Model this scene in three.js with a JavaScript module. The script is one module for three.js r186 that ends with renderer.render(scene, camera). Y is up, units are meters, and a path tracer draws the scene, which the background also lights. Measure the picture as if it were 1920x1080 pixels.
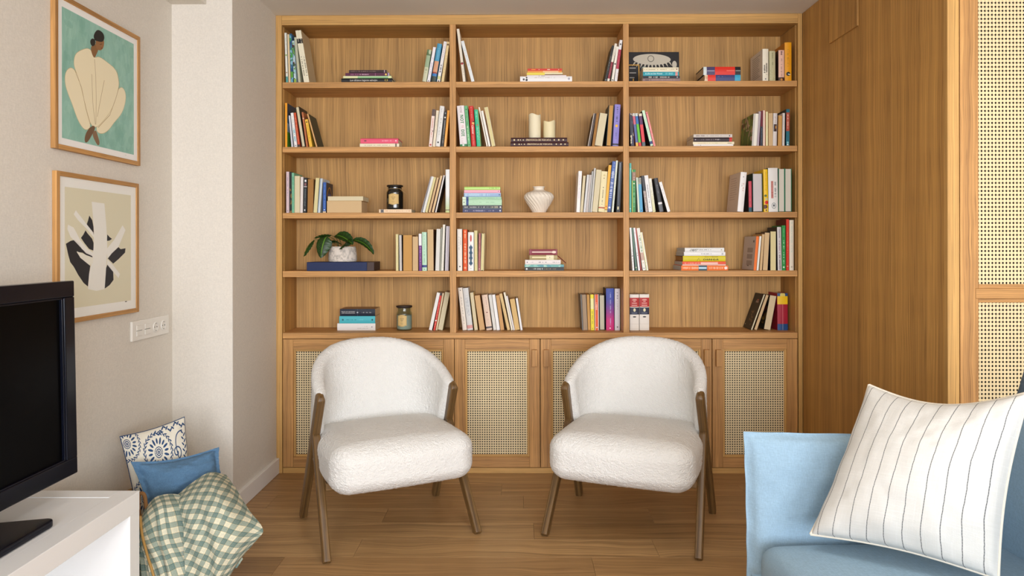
import * as THREE from 'three';
import { RoundedBoxGeometry } from 'three/addons/geometries/RoundedBoxGeometry.js';
import { mergeGeometries, mergeVertices } from 'three/addons/utils/BufferGeometryUtils.js';
import { RectAreaLightUniformsLib } from 'three/addons/lights/RectAreaLightUniformsLib.js';

// ---------------------------------------------------------------- camera, sky, lights, exposure
const scene = new THREE.Scene();
const FOCAL = 1320, HORIZON = 462, EYE = 1.238;
const camera = new THREE.PerspectiveCamera(2 * Math.atan(540 / FOCAL) * 180 / Math.PI, 1920 / 1080, 0.05, 60);
camera.position.set(0, EYE, 0);
camera.rotation.set(0, Math.atan(10 / FOCAL), -0.0015, 'YXZ');
camera.setViewOffset(1920, 1080, 0, 540 - HORIZON, 1920, 1080);
camera.updateMatrixWorld(true); camera.updateProjectionMatrix();

scene.background = new THREE.Color(0.62, 0.72, 0.85);
RectAreaLightUniformsLib.init();
const EXPOSURE = 1.45;
const WIN = [ // daylight windows in the rear wall, behind the photographer: x0, x1, y0, y1
  { x0: 0.7, x1: 3.3, y0: 0.5, y1: 2.4, power: 8.2, color: [0.95, 1, 1.09] },
  { x0: -1.35, x1: 0.3, y0: 0.5, y1: 2.4, power: 9.8, color: [0.95, 1, 1.09] },
];
const REAR = 3.3;
for (const w of WIN) {
  const l = new THREE.RectAreaLight(new THREE.Color(...w.color), w.power, w.x1 - w.x0 - 0.12, w.y1 - w.y0 - 0.12);
  l.name = 'window_light';
  l.position.set((w.x0 + w.x1) / 2, (w.y0 + w.y1) / 2, REAR - 0.02);
  l.lookAt((w.x0 + w.x1) / 2, (w.y0 + w.y1) / 2, -3);
  scene.add(l);
}

const LAMP = { x: 0.35, z: -1.25, y: 2.503, r: 0.26, power: 11 }; // flush ceiling lamp over the seats, above the frame
{
  const l = new THREE.RectAreaLight(new THREE.Color(1, 0.985, 0.96), LAMP.power, 0.44, 0.44); l.name = 'ceiling_lamp_light';
  l.position.set(LAMP.x, LAMP.y - 0.062, LAMP.z); l.lookAt(LAMP.x, 0, LAMP.z + 0.0001); scene.add(l);
}

// ---------------------------------------------------------------- helpers
function rng(seed) { let s = seed >>> 0; return () => { s = (s + 0x6d2b79f5) >>> 0; let t = Math.imul(s ^ (s >>> 15), 1 | s); t = (t + Math.imul(t ^ (t >>> 7), 61 | t)) ^ t; return ((t ^ (t >>> 14)) >>> 0) / 4294967296; }; }
const R = rng(7);
const lerp = (a, b, t) => a + (b - a) * t, clamp = (v, a, b) => Math.min(b, Math.max(a, v));
const smooth = (a, b, v) => { const t = clamp((v - a) / (b - a), 0, 1); return t * t * (3 - 2 * t); };
function hash(x, y, z) { let h = Math.imul(x, 374761393) ^ Math.imul(y, 668265263) ^ Math.imul(z, 2147483647 ^ 0x5bd1e995); h = Math.imul(h ^ (h >>> 13), 1274126177); return ((h ^ (h >>> 16)) >>> 0) / 4294967296; }
const f3 = (t) => t * t * (3 - 2 * t);
function noise2(x, y, px, py, seed = 0) { // periodic value noise
  const x0 = Math.floor(x), y0 = Math.floor(y), fx = f3(x - x0), fy = f3(y - y0), m = (v, p) => ((v % p) + p) % p;
  const a = hash(m(x0, px), m(y0, py), seed), b = hash(m(x0 + 1, px), m(y0, py), seed), c = hash(m(x0, px), m(y0 + 1, py), seed), d = hash(m(x0 + 1, px), m(y0 + 1, py), seed);
  return lerp(lerp(a, b, fx), lerp(c, d, fx), fy);
}
function noise3(x, y, z) {
  const x0 = Math.floor(x), y0 = Math.floor(y), z0 = Math.floor(z), fx = f3(x - x0), fy = f3(y - y0), fz = f3(z - z0);
  const L = (dz) => lerp(lerp(hash(x0, y0, z0 + dz), hash(x0 + 1, y0, z0 + dz), fx), lerp(hash(x0, y0 + 1, z0 + dz), hash(x0 + 1, y0 + 1, z0 + dz), fx), fy);
  return lerp(L(0), L(1), fz);
}
const V = (x, y, z) => new THREE.Vector3(x, y, z);
// a measured pixel at a chosen depth (metres in front of the camera, along -z) as a point of the room
function at(px, py, depth) {
  const d = V((px - 960) / FOCAL, (HORIZON - py) / FOCAL, -1).applyQuaternion(camera.quaternion);
  return V(0, EYE, 0).addScaledVector(d, depth / -d.z);
}
const used = {};
function numbered(name) { const n = used[name] = (used[name] ?? -1) + 1; return n ? name + '_' + String(n).padStart(3, '0') : name; }
function tag(o, label, category, group) { o.userData.label = label; o.userData.category = category; if (group) o.userData.group = group; return o; }
function thing(name, label, category, pos = V(0, 0, 0), group) {
  const o = new THREE.Group(); o.name = numbered(name); o.position.copy(pos); scene.add(o); tag(o, label, category, group); return o;
}
function part(name, geo, mat, parent) { const m = new THREE.Mesh(geo, mat); m.name = name; parent.add(m); return m; }
// a part whose geometry was made in room coordinates
function wpart(name, geo, mat, parent) { let r = parent; while (r.parent && r.parent !== scene) r = r.parent; geo.translate(-r.position.x, -r.position.y, -r.position.z); return part(name, geo, mat, parent); }
function struct(name, geo, mat) { const m = new THREE.Mesh(geo, mat); m.name = name; m.userData.kind = 'structure'; scene.add(m); return m; }
const join = (list) => mergeGeometries(list.map((g) => (g.index ? g.toNonIndexed() : g)).map((g) => { for (const k of Object.keys(g.attributes)) if (!['position', 'normal', 'uv'].includes(k)) g.deleteAttribute(k); return g; }));

// box with rounded arrises, uv in metres: u across the grain, v along it
function grainUV(geo, grain, ou = 0, ov = 0) {
  const p = geo.attributes.position, n = geo.attributes.normal, uv = new Float32Array(p.count * 2), ax = ['x', 'y', 'z'], g = ax.indexOf(grain);
  for (let i = 0; i < p.count; i++) {
    const c = [p.getX(i), p.getY(i), p.getZ(i)], m = [Math.abs(n.getX(i)), Math.abs(n.getY(i)), Math.abs(n.getZ(i))];
    const k = m.indexOf(Math.max(...m)), o = [0, 1, 2].filter((a) => a !== k);
    let al, ac; if (o.includes(g)) { al = c[g]; ac = c[o.find((a) => a !== g)]; } else { ac = c[o[0]]; al = c[o[1]] * 0.2; }
    uv[i * 2] = ac + ou; uv[i * 2 + 1] = al + ov;
  }
  geo.setAttribute('uv', new THREE.BufferAttribute(uv, 2)); return geo;
}
function bx(x0, x1, y0, y1, z0, z1, grain = 'y', r = 0.0012, seg = 1) {
  const w = Math.abs(x1 - x0), h = Math.abs(y1 - y0), d = Math.abs(z1 - z0);
  const g = new RoundedBoxGeometry(w, h, d, seg, Math.min(r, w / 2.01, h / 2.01, d / 2.01));
  g.translate((x0 + x1) / 2, (y0 + y1) / 2, (z0 + z1) / 2);
  return grainUV(g.index ? g.toNonIndexed() : g, grain, R() * 3, R() * 3);
}
// closed grid surface from a function of (i/nu, j/nv); wrap flags join the ends
function surf(nu, nv, fn, wrapV = false, uvFn) {
  const pos = [], uv = [], idx = [], W = nv + 1;
  for (let i = 0; i <= nu; i++) for (let j = 0; j <= nv; j++) { const p = fn(i / nu, wrapV && j === nv ? 0 : j / nv); pos.push(p.x, p.y, p.z); const q = uvFn ? uvFn(i / nu, j / nv) : [i / nu, j / nv]; uv.push(q[0], q[1]); }
  for (let i = 0; i < nu; i++) for (let j = 0; j < nv; j++) { const a = i * W + j, b = a + 1, c = a + W, d = c + 1; idx.push(a, b, c, b, d, c); }
  const g = new THREE.BufferGeometry();
  g.setAttribute('position', new THREE.Float32BufferAttribute(pos, 3)); g.setAttribute('uv', new THREE.Float32BufferAttribute(uv, 2)); g.setIndex(idx); g.computeVertexNormals();
  return g;
}
function weld(g) { const u = g.clone(); u.deleteAttribute('uv'); u.deleteAttribute('normal'); const m = mergeVertices(u, 1e-5); m.computeVertexNormals(); return m; }
function flip(g) { const i = g.index.array; for (let k = 0; k < i.length; k += 3) { const t = i[k]; i[k] = i[k + 1]; i[k + 1] = t; } g.computeVertexNormals(); return g; }
function tube(pts, r, seg = 40, rad = 8) { return new THREE.TubeGeometry(new THREE.CatmullRomCurve3(pts), seg, r, rad, false); }
function lathe(profile, seg = 64) { const g = new THREE.LatheGeometry(profile.map(([r, y]) => new THREE.Vector2(Math.max(r, 1e-4), y)), seg); return g; }

// ---------------------------------------------------------------- textures
function dataTex(w, h, fn, srgb = true) {
  const d = new Uint8Array(w * h * 4);
  for (let y = 0; y < h; y++) for (let x = 0; x < w; x++) { const c = fn(x / w, y / h, x, y), o = (y * w + x) * 4; d[o] = clamp(c[0], 0, 255); d[o + 1] = clamp(c[1], 0, 255); d[o + 2] = clamp(c[2], 0, 255); d[o + 3] = 255; }
  const t = new THREE.DataTexture(d, w, h, THREE.RGBAFormat); t.wrapS = t.wrapT = THREE.RepeatWrapping; t.magFilter = THREE.LinearFilter; t.minFilter = THREE.LinearMipmapLinearFilter; t.generateMipmaps = true;
  if (srgb) t.colorSpace = THREE.SRGBColorSpace; t.needsUpdate = true; return t;
}
// oak: fine streaks along v. sizeU x sizeV metres per repeat
function oakTex(seed, base, o = {}) {
  const { bands = 0.06, streak = 0.1, pore = 0.12, wave = 0.02, sizeU = 0.6, sizeV = 1.8, w = 512, h = 1024, bandN = 5 } = o;
  const t = dataTex(w, h, (u, v) => {
    const wv = (noise2(u * 3, v * 5, 3, 5, seed + 9) - 0.5) * wave + (noise2(u * 8, v * 14, 8, 14, seed + 8) - 0.5) * wave * 0.4;
    const uu = u + wv;
    const b = (noise2(u * bandN, v * 1, bandN, 1, seed) - 0.5) * 2 * bands;
    const s = (noise2(uu * 90, v * 2, 90, 2, seed + 1) - 0.5) * 1.2 * streak + (noise2(uu * 210, v * 4, 210, 4, seed + 2) - 0.5) * 1.5 * streak + (noise2(uu * 24, v * 2, 24, 2, seed + 5) - 0.5) * streak;
    const p = Math.max(0, noise2(uu * 250, v * 13, 250, 13, seed + 3) - 0.62) * 2.6 * pore;
    const k = 1 + b + s - p;
    return [base[0] * k, base[1] * Math.pow(Math.max(k, 0), 1.12), base[2] * Math.pow(Math.max(k, 0), 1.3)];
  });
  t.repeat.set(1 / sizeU, 1 / sizeV); return t;
}
function mat(o) { return new THREE.MeshStandardMaterial(o); }
const OAK = {
  back: mat({ map: oakTex(11, [191, 147, 86], { bands: 0.06, streak: 0.095, pore: 0.16, w: 1024 }), roughness: 0.62 }),
  side: mat({ map: oakTex(23, [186, 139, 74], { bands: 0.05, streak: 0.09, pore: 0.18, w: 1024 }), roughness: 0.6 }),
  edge: mat({ map: oakTex(37, [191, 141, 82], { bands: 0.05, streak: 0.12, pore: 0.12, wave: 0.035, sizeU: 0.32, sizeV: 1.1 }), roughness: 0.55 }),
  solid: mat({ map: oakTex(41, [194, 144, 84], { bands: 0.08, streak: 0.13, pore: 0.14, wave: 0.035, sizeU: 0.3, sizeV: 1.0 }), roughness: 0.55 }),
  pale: mat({ map: oakTex(53, [199, 154, 88], { bands: 0.04, streak: 0.09, pore: 0.12, sizeU: 0.3, sizeV: 1.4 }), roughness: 0.55 }),
};
const FLOOR = [0, 1, 2, 3].map((i) => mat({ map: oakTex(71 + i * 13, [[165, 128, 84], [157, 121, 79], [170, 134, 90], [161, 124, 80]][i], { bands: 0.13, streak: 0.13, pore: 0.16, wave: 0.09, sizeU: 0.5, sizeV: 1.6, bandN: 4 }), roughness: 0.42 }));
const paperTex = dataTex(512, 512, (u, v) => { const n = noise2(u * 256, v * 90, 256, 90, 5) * 0.5 + noise2(u * 90, v * 256, 90, 256, 6) * 0.5; const k = 210 + n * 45; return [k, k, k]; }, false);
paperTex.repeat.set(2.2, 2.2);
const wallTint = dataTex(512, 512, (u, v) => { const n = noise2(u * 200, v * 60, 200, 60, 15) * 0.5 + noise2(u * 70, v * 200, 70, 200, 16) * 0.5; const k = 0.955 + n * 0.07; return [226 * k, 219 * k, 207 * k]; });
wallTint.repeat.set(2.2, 2.2);
const M = {
  wall: mat({ map: wallTint, bumpMap: paperTex, bumpScale: 0.0006, roughness: 0.9 }),
  ceiling: mat({ color: 0xe6e1d8, roughness: 0.95 }),
  white: mat({ color: 0xeeece8, roughness: 0.45 }),
  lacquer: mat({ color: 0xf5f5f4, roughness: 0.38 }),
  plastic: mat({ color: 0xece8df, roughness: 0.35 }),
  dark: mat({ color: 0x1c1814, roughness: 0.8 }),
  black: new THREE.MeshPhysicalMaterial({ color: 0x0c0f1a, roughness: 0.18, specularIntensity: 0.45 }),
  screen: new THREE.MeshPhysicalMaterial({ color: 0x030304, roughness: 0.3, specularIntensity: 0.12 }),
  walnut: mat({ map: oakTex(91, [112, 84, 48], { bands: 0.1, streak: 0.2, pore: 0.2, sizeU: 0.2, sizeV: 0.8, w: 256, h: 512 }), roughness: 0.38 }),
  boucle: mat({ color: 0xe6e4df, roughness: 1, bumpMap: null }),
  cane: mat({ color: 0xeddaae, roughness: 0.6 }),
  candle: new THREE.MeshPhysicalMaterial({ color: 0xf1e6c4, roughness: 0.55 }),
  ceramic: mat({ color: 0xefe4d2, roughness: 0.65 }),
};
function linenTex(seed, rgb, amp = 0.1) { const t = dataTex(512, 512, (u, v) => { const n = (noise2(u * 180, v * 24, 180, 24, seed) - 0.5) + (noise2(u * 24, v * 180, 24, 180, seed + 1) - 0.5) + (noise2(u * 256, v * 256, 256, 256, seed + 2) - 0.5) * 0.8; const k = 1 + n * amp; return [rgb[0] * k, rgb[1] * k, rgb[2] * k]; }); t.repeat.set(2, 2); return t; }
const weaveBump = dataTex(256, 256, (u, v, x, y) => { const k = 128 + 60 * Math.sin(u * Math.PI * 128) * Math.sin(v * Math.PI * 128) + (noise2(u * 64, v * 64, 64, 64, 3) - 0.5) * 90; return [k, k, k]; }, false);
weaveBump.repeat.set(4, 4);
function canvas(w, h, draw, o = {}) { const c = document.createElement('canvas'); c.width = w; c.height = h; const g = c.getContext('2d'); draw(g, w, h); const t = new THREE.CanvasTexture(c); t.colorSpace = THREE.SRGBColorSpace; t.magFilter = THREE.LinearFilter; if (o.repeat) t.wrapS = t.wrapT = THREE.RepeatWrapping; return t; }

{ // curly pile: overlapping small loops
  const n = 40, t = dataTex(512, 512, (u, v) => { let best = 9, sec = 9; const gx = Math.floor(u * n), gy = Math.floor(v * n); for (let i = -1; i <= 1; i++) for (let j = -1; j <= 1; j++) { const cx = (gx + i + n) % n, cy = (gy + j + n) % n, dx = gx + i + hash(cx, cy, 1) - u * n, dy = gy + j + hash(cx, cy, 2) - v * n, d = Math.hypot(dx, dy); if (d < best) { sec = best; best = d; } else if (d < sec) sec = d; } const k = 255 * clamp(1 - best * 0.9, 0, 1) * 0.75 + noise2(u * 128, v * 128, 128, 128, 4) * 64; return [k, k, k]; }, false);
  t.repeat.set(5, 5); M.boucle.bumpMap = t; M.boucle.bumpScale = 0.0028;
}
// ---------------------------------------------------------------- key measures
const D = 3.837;                       // front plane of the bookcase
const BACK = 4.085;                    // its back panel
const bX = (px, z = D) => at(px, HORIZON, z).x, bY = (py, z = D) => at(1010, py, z).y;
const LEFT = -1.6, RIGHT = 3.6, TOP = 2.503, FAR = 4.16;
const PIL = bX(517, D) + 0.001, PILZ = 3.25;   // the pillar beside the bookcase
const WX = bX(1506, D) - 0.002, WZ = 2.55;     // corner of the oak wardrobe

// ---------------------------------------------------------------- the room
{
  const T = 0.12;
  struct('wall_left', bx(LEFT - T, LEFT, -0.1, TOP + 0.1, -FAR - T, REAR + T, 'y', 0.001), M.wall);
  struct('wall_back', bx(LEFT - T, RIGHT + T, -0.1, TOP + 0.1, -FAR - T, -FAR, 'y', 0.001), M.wall);
  struct('wall_right', bx(RIGHT, RIGHT + T, -0.1, TOP + 0.1, -FAR - T, REAR + T, 'y', 0.001), M.wall);
  struct('pillar', bx(LEFT - 0.02, PIL, 0, TOP + 0.01, -FAR - 0.01, -PILZ, 'y', 0.004, 3), M.wall);
  struct('ceiling', bx(LEFT - T, RIGHT + T, TOP, TOP + T, -FAR - T, REAR + T, 'x', 0.001), M.ceiling);
  const sx = at(387, 8, PILZ), soff = struct('ceiling_soffit', bx(LEFT - 0.01, sx.x, sx.y, TOP + 0.005, -PILZ - 0.01, REAR + 0.01, 'z', 0.003), M.wall);
  // rear wall with two window openings
  const [a, b] = WIN, g = [];
  const seg = (x0, x1, y0, y1) => g.push(bx(x0, x1, y0, y1, REAR, REAR + T, 'y', 0.001));
  seg(LEFT - T, b.x0, -0.1, TOP + 0.1); seg(b.x1, a.x0, -0.1, TOP + 0.1); seg(a.x1, RIGHT + T, -0.1, TOP + 0.1);
  for (const w of WIN) { seg(w.x0, w.x1, -0.1, w.y0); seg(w.x0, w.x1, w.y1, TOP + 0.1); }
  struct('wall_rear', join(g), M.wall);
  WIN.forEach((w, i) => {
    const f = 0.05, m = (w.x0 + w.x1) / 2, z0 = REAR + 0.03, z1 = REAR + 0.09, n = new THREE.Group(); n.name = 'window_' + (i + 1); n.userData.kind = 'structure'; scene.add(n);
    part('window_frame', join([bx(w.x0, w.x1, w.y0, w.y0 + f, z0, z1), bx(w.x0, w.x1, w.y1 - f, w.y1, z0, z1), bx(w.x0, w.x0 + f, w.y0, w.y1, z0, z1), bx(w.x1 - f, w.x1, w.y0, w.y1, z0, z1), bx(m - 0.03, m + 0.03, w.y0, w.y1, z0, z1)]), M.white, n);
    const glass = new THREE.MeshPhysicalMaterial({ color: 0xffffff, transmission: 1, thickness: 0, roughness: 0, ior: 1.5 });
    for (const [x0, x1] of [[w.x0 + f, m - 0.03], [m + 0.03, w.x1 - f]]) part('pane', bx(x0, x1, w.y0 + f, w.y1 - f, REAR + 0.055, REAR + 0.061), glass, n);
  });
  // floor: a slab with planks laid on it, rows 0.173 m wide running across the room
  const floor = struct('floor', bx(LEFT - T, RIGHT + T, -0.13, -0.008, -FAR - T, REAR + T, 'x', 0.001), M.dark);
  const PW = 0.1735, PL = 1.222, zs = -2.804, offs = { 0: -0.657, 1: 0.07, 2: -0.61, 3: 0.028 };
  const lay = rng(31);
  for (let k = -36; k <= 7; k++) {
    const z1 = zs - k * PW, z0 = z1 - PW; if (z0 < -FAR - 0.2 || z1 > REAR + 0.2) continue;
    const off = offs[k] ?? lay() * PL;
    for (let x = off - Math.ceil((off - LEFT) / PL) * PL; x < RIGHT; x += PL) {
      const x0 = Math.max(x, LEFT), x1 = Math.min(x + PL, RIGHT); if (x1 - x0 < 0.02) continue;
      part('plank', bx(x0 + 0.0004, x1 - 0.0004, -0.009, 0, Math.max(z0, -FAR) + 0.0004, Math.min(z1, REAR) - 0.0004, 'x', 0.0008), FLOOR[Math.floor(lay() * 4)], floor);
    }
  }
  const bh = 0.0846, bt = 0.017;
  struct('baseboard_left', join([bx(PIL - 0.004, PIL + bt, 0, bh, -D - 0.001, -PILZ + bt, 'z', 0.004, 2), bx(LEFT - 0.004, PIL + bt, 0, bh, -PILZ - 0.004, -PILZ + bt, 'x', 0.004, 2), bx(LEFT - 0.004, LEFT + bt, 0, bh, -PILZ, REAR, 'z', 0.004, 2)]), M.white);
}

// ---------------------------------------------------------------- cane webbing: pairs of strands both ways with diagonals over them
function cane(w, h, p, q, wide = 1) {
  const g = [], cw = 0.00042, add = (x0, y0, x1, y1, width, z) => {
    const L = Math.hypot(x1 - x0, y1 - y0); if (L < 0.002) return;
    const b = new THREE.BoxGeometry(L, width, 0.0008); b.rotateZ(Math.atan2(y1 - y0, x1 - x0)); b.translate((x0 + x1) / 2, (y0 + y1) / 2, z); g.push(b);
  };
  const s = p * 0.2 * wide, gap = p * 0.02;
  for (let i = 0; i * p <= w + 1e-6; i++) for (const e of [-1, 1]) { const x = i * p + e * (s / 2 + gap); if (x > 0 && x < w) add(x, 0, x, h, s, 0); }
  for (let j = 0; j * q <= h + 1e-6; j++) for (const e of [-1, 1]) { const y = j * q + e * (s / 2 + gap); if (y > 0 && y < h) add(0, y, w, y, s, 0.0007); }
  const m = q / p, clip = (c, sgn) => { // y = sgn*m*x + c inside the panel
    let xa = 0, xb = w; const k = sgn * m; const f = (y) => (y - c) / k; const lo = Math.min(f(0), f(h)), hi = Math.max(f(0), f(h)); xa = Math.max(0, lo); xb = Math.min(w, hi); if (xb - xa > 0.001) add(xa, k * xa + c, xb, k * xb + c, p * 0.155 * wide, 0.0014);
  };
  const n = Math.ceil(h / q) + Math.ceil(w / p) + 2;
  for (let k = -n; k <= n; k++) { clip((k + 0.5) * q, 1); clip((k + 0.5) * q, -1); }
  return join(g);
}

// ---------------------------------------------------------------- bookcase, worktop and base cabinets
const SH = [152.6, 274.3, 398.2, 507.8].map((y) => bY(y));      // tops of the four shelves
const SHB = [163.4, 284.8, 408.6, 519].map((y) => bY(y));
const WT = bY(623.8), WB = bY(634.8), TR0 = bY(45.2), TR1 = TOP - 0.001;
const COLS = [[529.5, 843.5], [855, 1169], [1179.6, 1495.5]].map((c) => c.map((x) => bX(x)));
const bookcase = thing('bookcase', 'built-in oak bookcase of three bays filling the wall behind the two armchairs', 'bookcase', V(0, 0, -D));
{
  const f = -D, k = -BACK, P = (n, g, m) => wpart(n, g, m, bookcase);
  P('stile', bx(PIL + 0.001, bX(528.6), 0, TR1, f - 0.03, f, 'y'), OAK.pale);
  P('stile', bx(bX(1497), WX - 0.001, 0, TR1, f - 0.03, f, 'y'), OAK.pale);
  P('top_rail', bx(bX(528.6) + 0.0005, bX(1497) - 0.0005, TR0, TR1, f - 0.03, f, 'x'), OAK.pale);
  P('side_panel', bx(COLS[0][0] - 0.03, COLS[0][0], 0, TR0, k, f - 0.031, 'y'), OAK.side);
  P('side_panel', bx(COLS[2][1], COLS[2][1] + 0.03, 0, TR0, k, f - 0.031, 'y'), OAK.side);
  P('top_panel', bx(COLS[0][0], COLS[2][1], TR0, TR0 + 0.03, k, f - 0.031, 'x'), OAK.side);
  P('divider', bx(COLS[0][1], COLS[1][0], WT, TR0, k, f - 0.0005, 'y'), OAK.edge);
  P('divider', bx(COLS[1][1], COLS[2][0], WT, TR0, k, f - 0.0005, 'y'), OAK.edge);
  COLS.forEach(([x0, x1], c) => {
    P('back_panel', bx(x0 - 0.005, x1 + 0.005, WT, TR0 + 0.01, k - 0.012, k, 'y'), OAK.back);
    SH.forEach((y, i) => P('shelf', bx(x0 + 0.0004, x1 - 0.0004, SHB[i], y, k, f - 0.0015, 'x'), OAK.edge));
  });
  P('plinth', bx(COLS[0][0], COLS[2][1], 0, bY(877.5), f - 0.05, f - 0.004, 'x'), OAK.pale);
}
{
  const t = thing('worktop', 'continuous oak worktop above the cane-fronted cabinets and below the lowest books', 'worktop', V(0, WB, -D));
  wpart('board', bx(COLS[0][0] + 0.0004, COLS[2][1] - 0.0004, WB, WT, -BACK, -D - 0.001, 'x'), OAK.edge, t);
}
{
  const edges = [[530, 690.3], [690.9, 851], [852, 1012], [1013.2, 1173.4], [1174, 1334], [1335.6, 1495]];
  const y1 = bY(635.8), y0 = bY(876.2), f = -D + 0.001, th = 0.02;
  const lab = ['oak base cabinet with two cane-panelled doors below the wall-side bay', 'oak base cabinet with two cane-panelled doors below the middle bay', 'oak base cabinet with two cane-panelled doors below the panel-side bay'];
  let caneGeo = null;
  for (let c = 0; c < 3; c++) {
    const t = thing('base_cabinet', lab[c], 'cabinet', V(bX((edges[c * 2][0] + edges[c * 2 + 1][1]) / 2), y0, -D), 'cane-fronted base cabinets');
    const X0 = bX(edges[c * 2][0]) + 0.002, X1 = bX(edges[c * 2 + 1][1]) - 0.002, z0 = -BACK + 0.01, z1 = -D - 0.024, w = 0.016;
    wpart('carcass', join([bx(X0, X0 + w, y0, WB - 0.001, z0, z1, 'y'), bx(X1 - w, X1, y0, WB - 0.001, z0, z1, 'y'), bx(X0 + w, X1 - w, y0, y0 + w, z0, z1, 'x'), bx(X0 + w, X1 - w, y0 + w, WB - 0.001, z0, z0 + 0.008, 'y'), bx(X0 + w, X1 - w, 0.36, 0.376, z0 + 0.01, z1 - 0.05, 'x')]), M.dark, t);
    for (let d = 0; d < 2; d++) {
      const [e0, e1] = edges[c * 2 + d], x0 = bX(e0), x1 = bX(e1), s = 0.057, bd = 0.0125, leftHandle = d === 1;
      const a0 = x0 + s, a1 = x1 - s, b0 = y0 + s * 0.97, b1 = y1 - s * 0.97, zb = f - 0.006;
      // the moulding that holds the cane carries the rest of the door
      const door = wpart('door', join([bx(a0, a0 + bd, b0, b1, f - th, zb, 'y', 0.002, 2), bx(a1 - bd, a1, b0, b1, f - th, zb, 'y', 0.002, 2), bx(a0 + bd, a1 - bd, b1 - bd, b1, f - th, zb, 'x', 0.002, 2), bx(a0 + bd, a1 - bd, b0, b0 + bd, f - th, zb, 'x', 0.002, 2)]), OAK.pale, t);
      wpart('stile', bx(x0, x0 + s, y0, y1, f - th, f, 'y'), OAK.solid, door);
      wpart('stile', bx(x1 - s, x1, y0, y1, f - th, f, 'y'), OAK.solid, door);
      wpart('rail', bx(x0 + s + 0.0005, x1 - s - 0.0005, y1 - s * 0.97, y1, f - th, f, 'x'), OAK.solid, door);
      wpart('rail', bx(x0 + s + 0.0005, x1 - s - 0.0005, y0, y0 + s * 0.97, f - th, f, 'x'), OAK.solid, door);
      const cw = a1 - a0 - 2 * bd, ch = b1 - b0 - 2 * bd;
      caneGeo ??= cane(cw + 0.006, ch + 0.006, 0.01296, 0.0129);
      const cm = part('cane_panel', caneGeo, M.cane, door); cm.userData.kind = 'stuff'; cm.position.set(a0 + bd - 0.003, b0 + bd - 0.003, f - 0.015).sub(t.position);
      const hx = leftHandle ? bX(e0 + 10.2) : bX(e1 - 10.2), hy0 = bY(686.3), hy1 = bY(655);
      wpart('handle', bx(hx - 0.0145, hx + 0.0145, hy0, hy1, f + 0.0002, f + 0.024, 'y', 0.0015), OAK.solid, door);
    }
  }
}

// ---------------------------------------------------------------- wardrobe with cane doors
{
  const f = -WZ, x0 = WX, xe = bX(1798.3, WZ), t = thing('wardrobe', 'tall built-in oak wardrobe with a plain side panel and cane door, rising behind the sofa', 'wardrobe', V(WX, 0, -WZ));
  const P = (n, g, m, p = t) => wpart(n, g, m, p);
  const joint = -2.93;
  P('side_panel', bx(x0, x0 + 0.02, 0, TOP - 0.001, joint + 0.0005, f - 0.0015, 'y'), OAK.side);
  P('side_panel', bx(x0, x0 + 0.02, 0, TOP - 0.001, -D + 0.0005, joint - 0.0005, 'y'), OAK.side);
  const za = -(at(1557.5, 76, 1).x, (() => { const r = at(1557.5, 76, 1); return x0 / r.x; })()), zb = -(() => { const r = at(1607, 47, 1); return (x0 - 0.008) / r.x; })();
  const ya = at(1607, 48, -zb).y;
  P('access_panel', bx(x0 - 0.0085, x0 - 0.0005, ya, TOP - 0.004, za, zb, 'y'), OAK.side);
  P('front_stile', bx(x0 - 0.0005, xe, 0, TOP - 0.001, f - 0.02, f + 0.0015, 'y'), OAK.pale);
  P('carcass', join([bx(x0 + 0.02, RIGHT - 0.005, TOP - 0.03, TOP - 0.002, -3.2, f - 0.03, 'x'), bx(x0 + 0.02, RIGHT - 0.005, 0.0, 0.03, -3.2, f - 0.03, 'x'), bx(x0 + 0.021, RIGHT - 0.005, 0.03, TOP - 0.03, -3.21, -3.2, 'y'), bx(RIGHT - 0.03, RIGHT - 0.005, 0.03, TOP - 0.03, -3.2, f - 0.03, 'y')]), M.dark);
  const xa = bX(1800, WZ), sw = bX(1829, WZ) - xa, bd = bX(1837, WZ) - bX(1829, WZ), r0 = at(1850, 559.7, WZ).y, r1 = at(1850, 541.2, WZ).y;
  const widths = 1.0; let geoA, geoB;
  for (let d = 0; d < 2; d++) {
    const d0 = xa + d * (widths + 0.003), d1 = Math.min(d0 + widths, RIGHT - 0.006), top = TOP - 0.012, bot = 0.05;
    const door = P('door', bx(d0, d0 + sw, bot, top, f - 0.022, f + 0.001, 'y'), OAK.solid);
    P('stile', bx(d1 - sw, d1, bot, top, f - 0.022, f + 0.001, 'y'), OAK.solid, door);
    for (const [u, v] of [[bot, bot + 0.08], [r0, r1], [top - 0.08, top]]) P('rail', bx(d0 + sw + 0.0005, d1 - sw - 0.0005, u, v, f - 0.022, f + 0.001, 'x'), OAK.solid, door);
    for (const [u, v, k] of [[bot + 0.08, r0, 0], [r1, top - 0.08, 1]]) {
      const a0 = d0 + sw, a1 = d1 - sw, z = f - 0.006;
      P('bead', join([bx(a0 + 0.0007, a0 + bd, u, v, f - 0.022, z, 'y', 0.002, 2), bx(a1 - bd, a1, u, v, f - 0.022, z, 'y', 0.002, 2), bx(a0 + bd, a1 - bd, v - bd, v - 0.0007, f - 0.022, z, 'x', 0.002, 2), bx(a0 + bd, a1 - bd, u, u + bd, f - 0.022, z, 'x', 0.002, 2)]), OAK.solid, door);
      const g = cane(a1 - a0 - 2 * bd + 0.006, v - u - 2 * bd + 0.006, 0.01275, 0.0145, 1.12);
      const cm = part('cane_panel', g, M.cane, door); cm.userData.kind = 'stuff'; cm.position.set(a0 + bd - 0.003, u + bd - 0.003, f - 0.015).sub(t.position);
    }
  }
}
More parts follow.
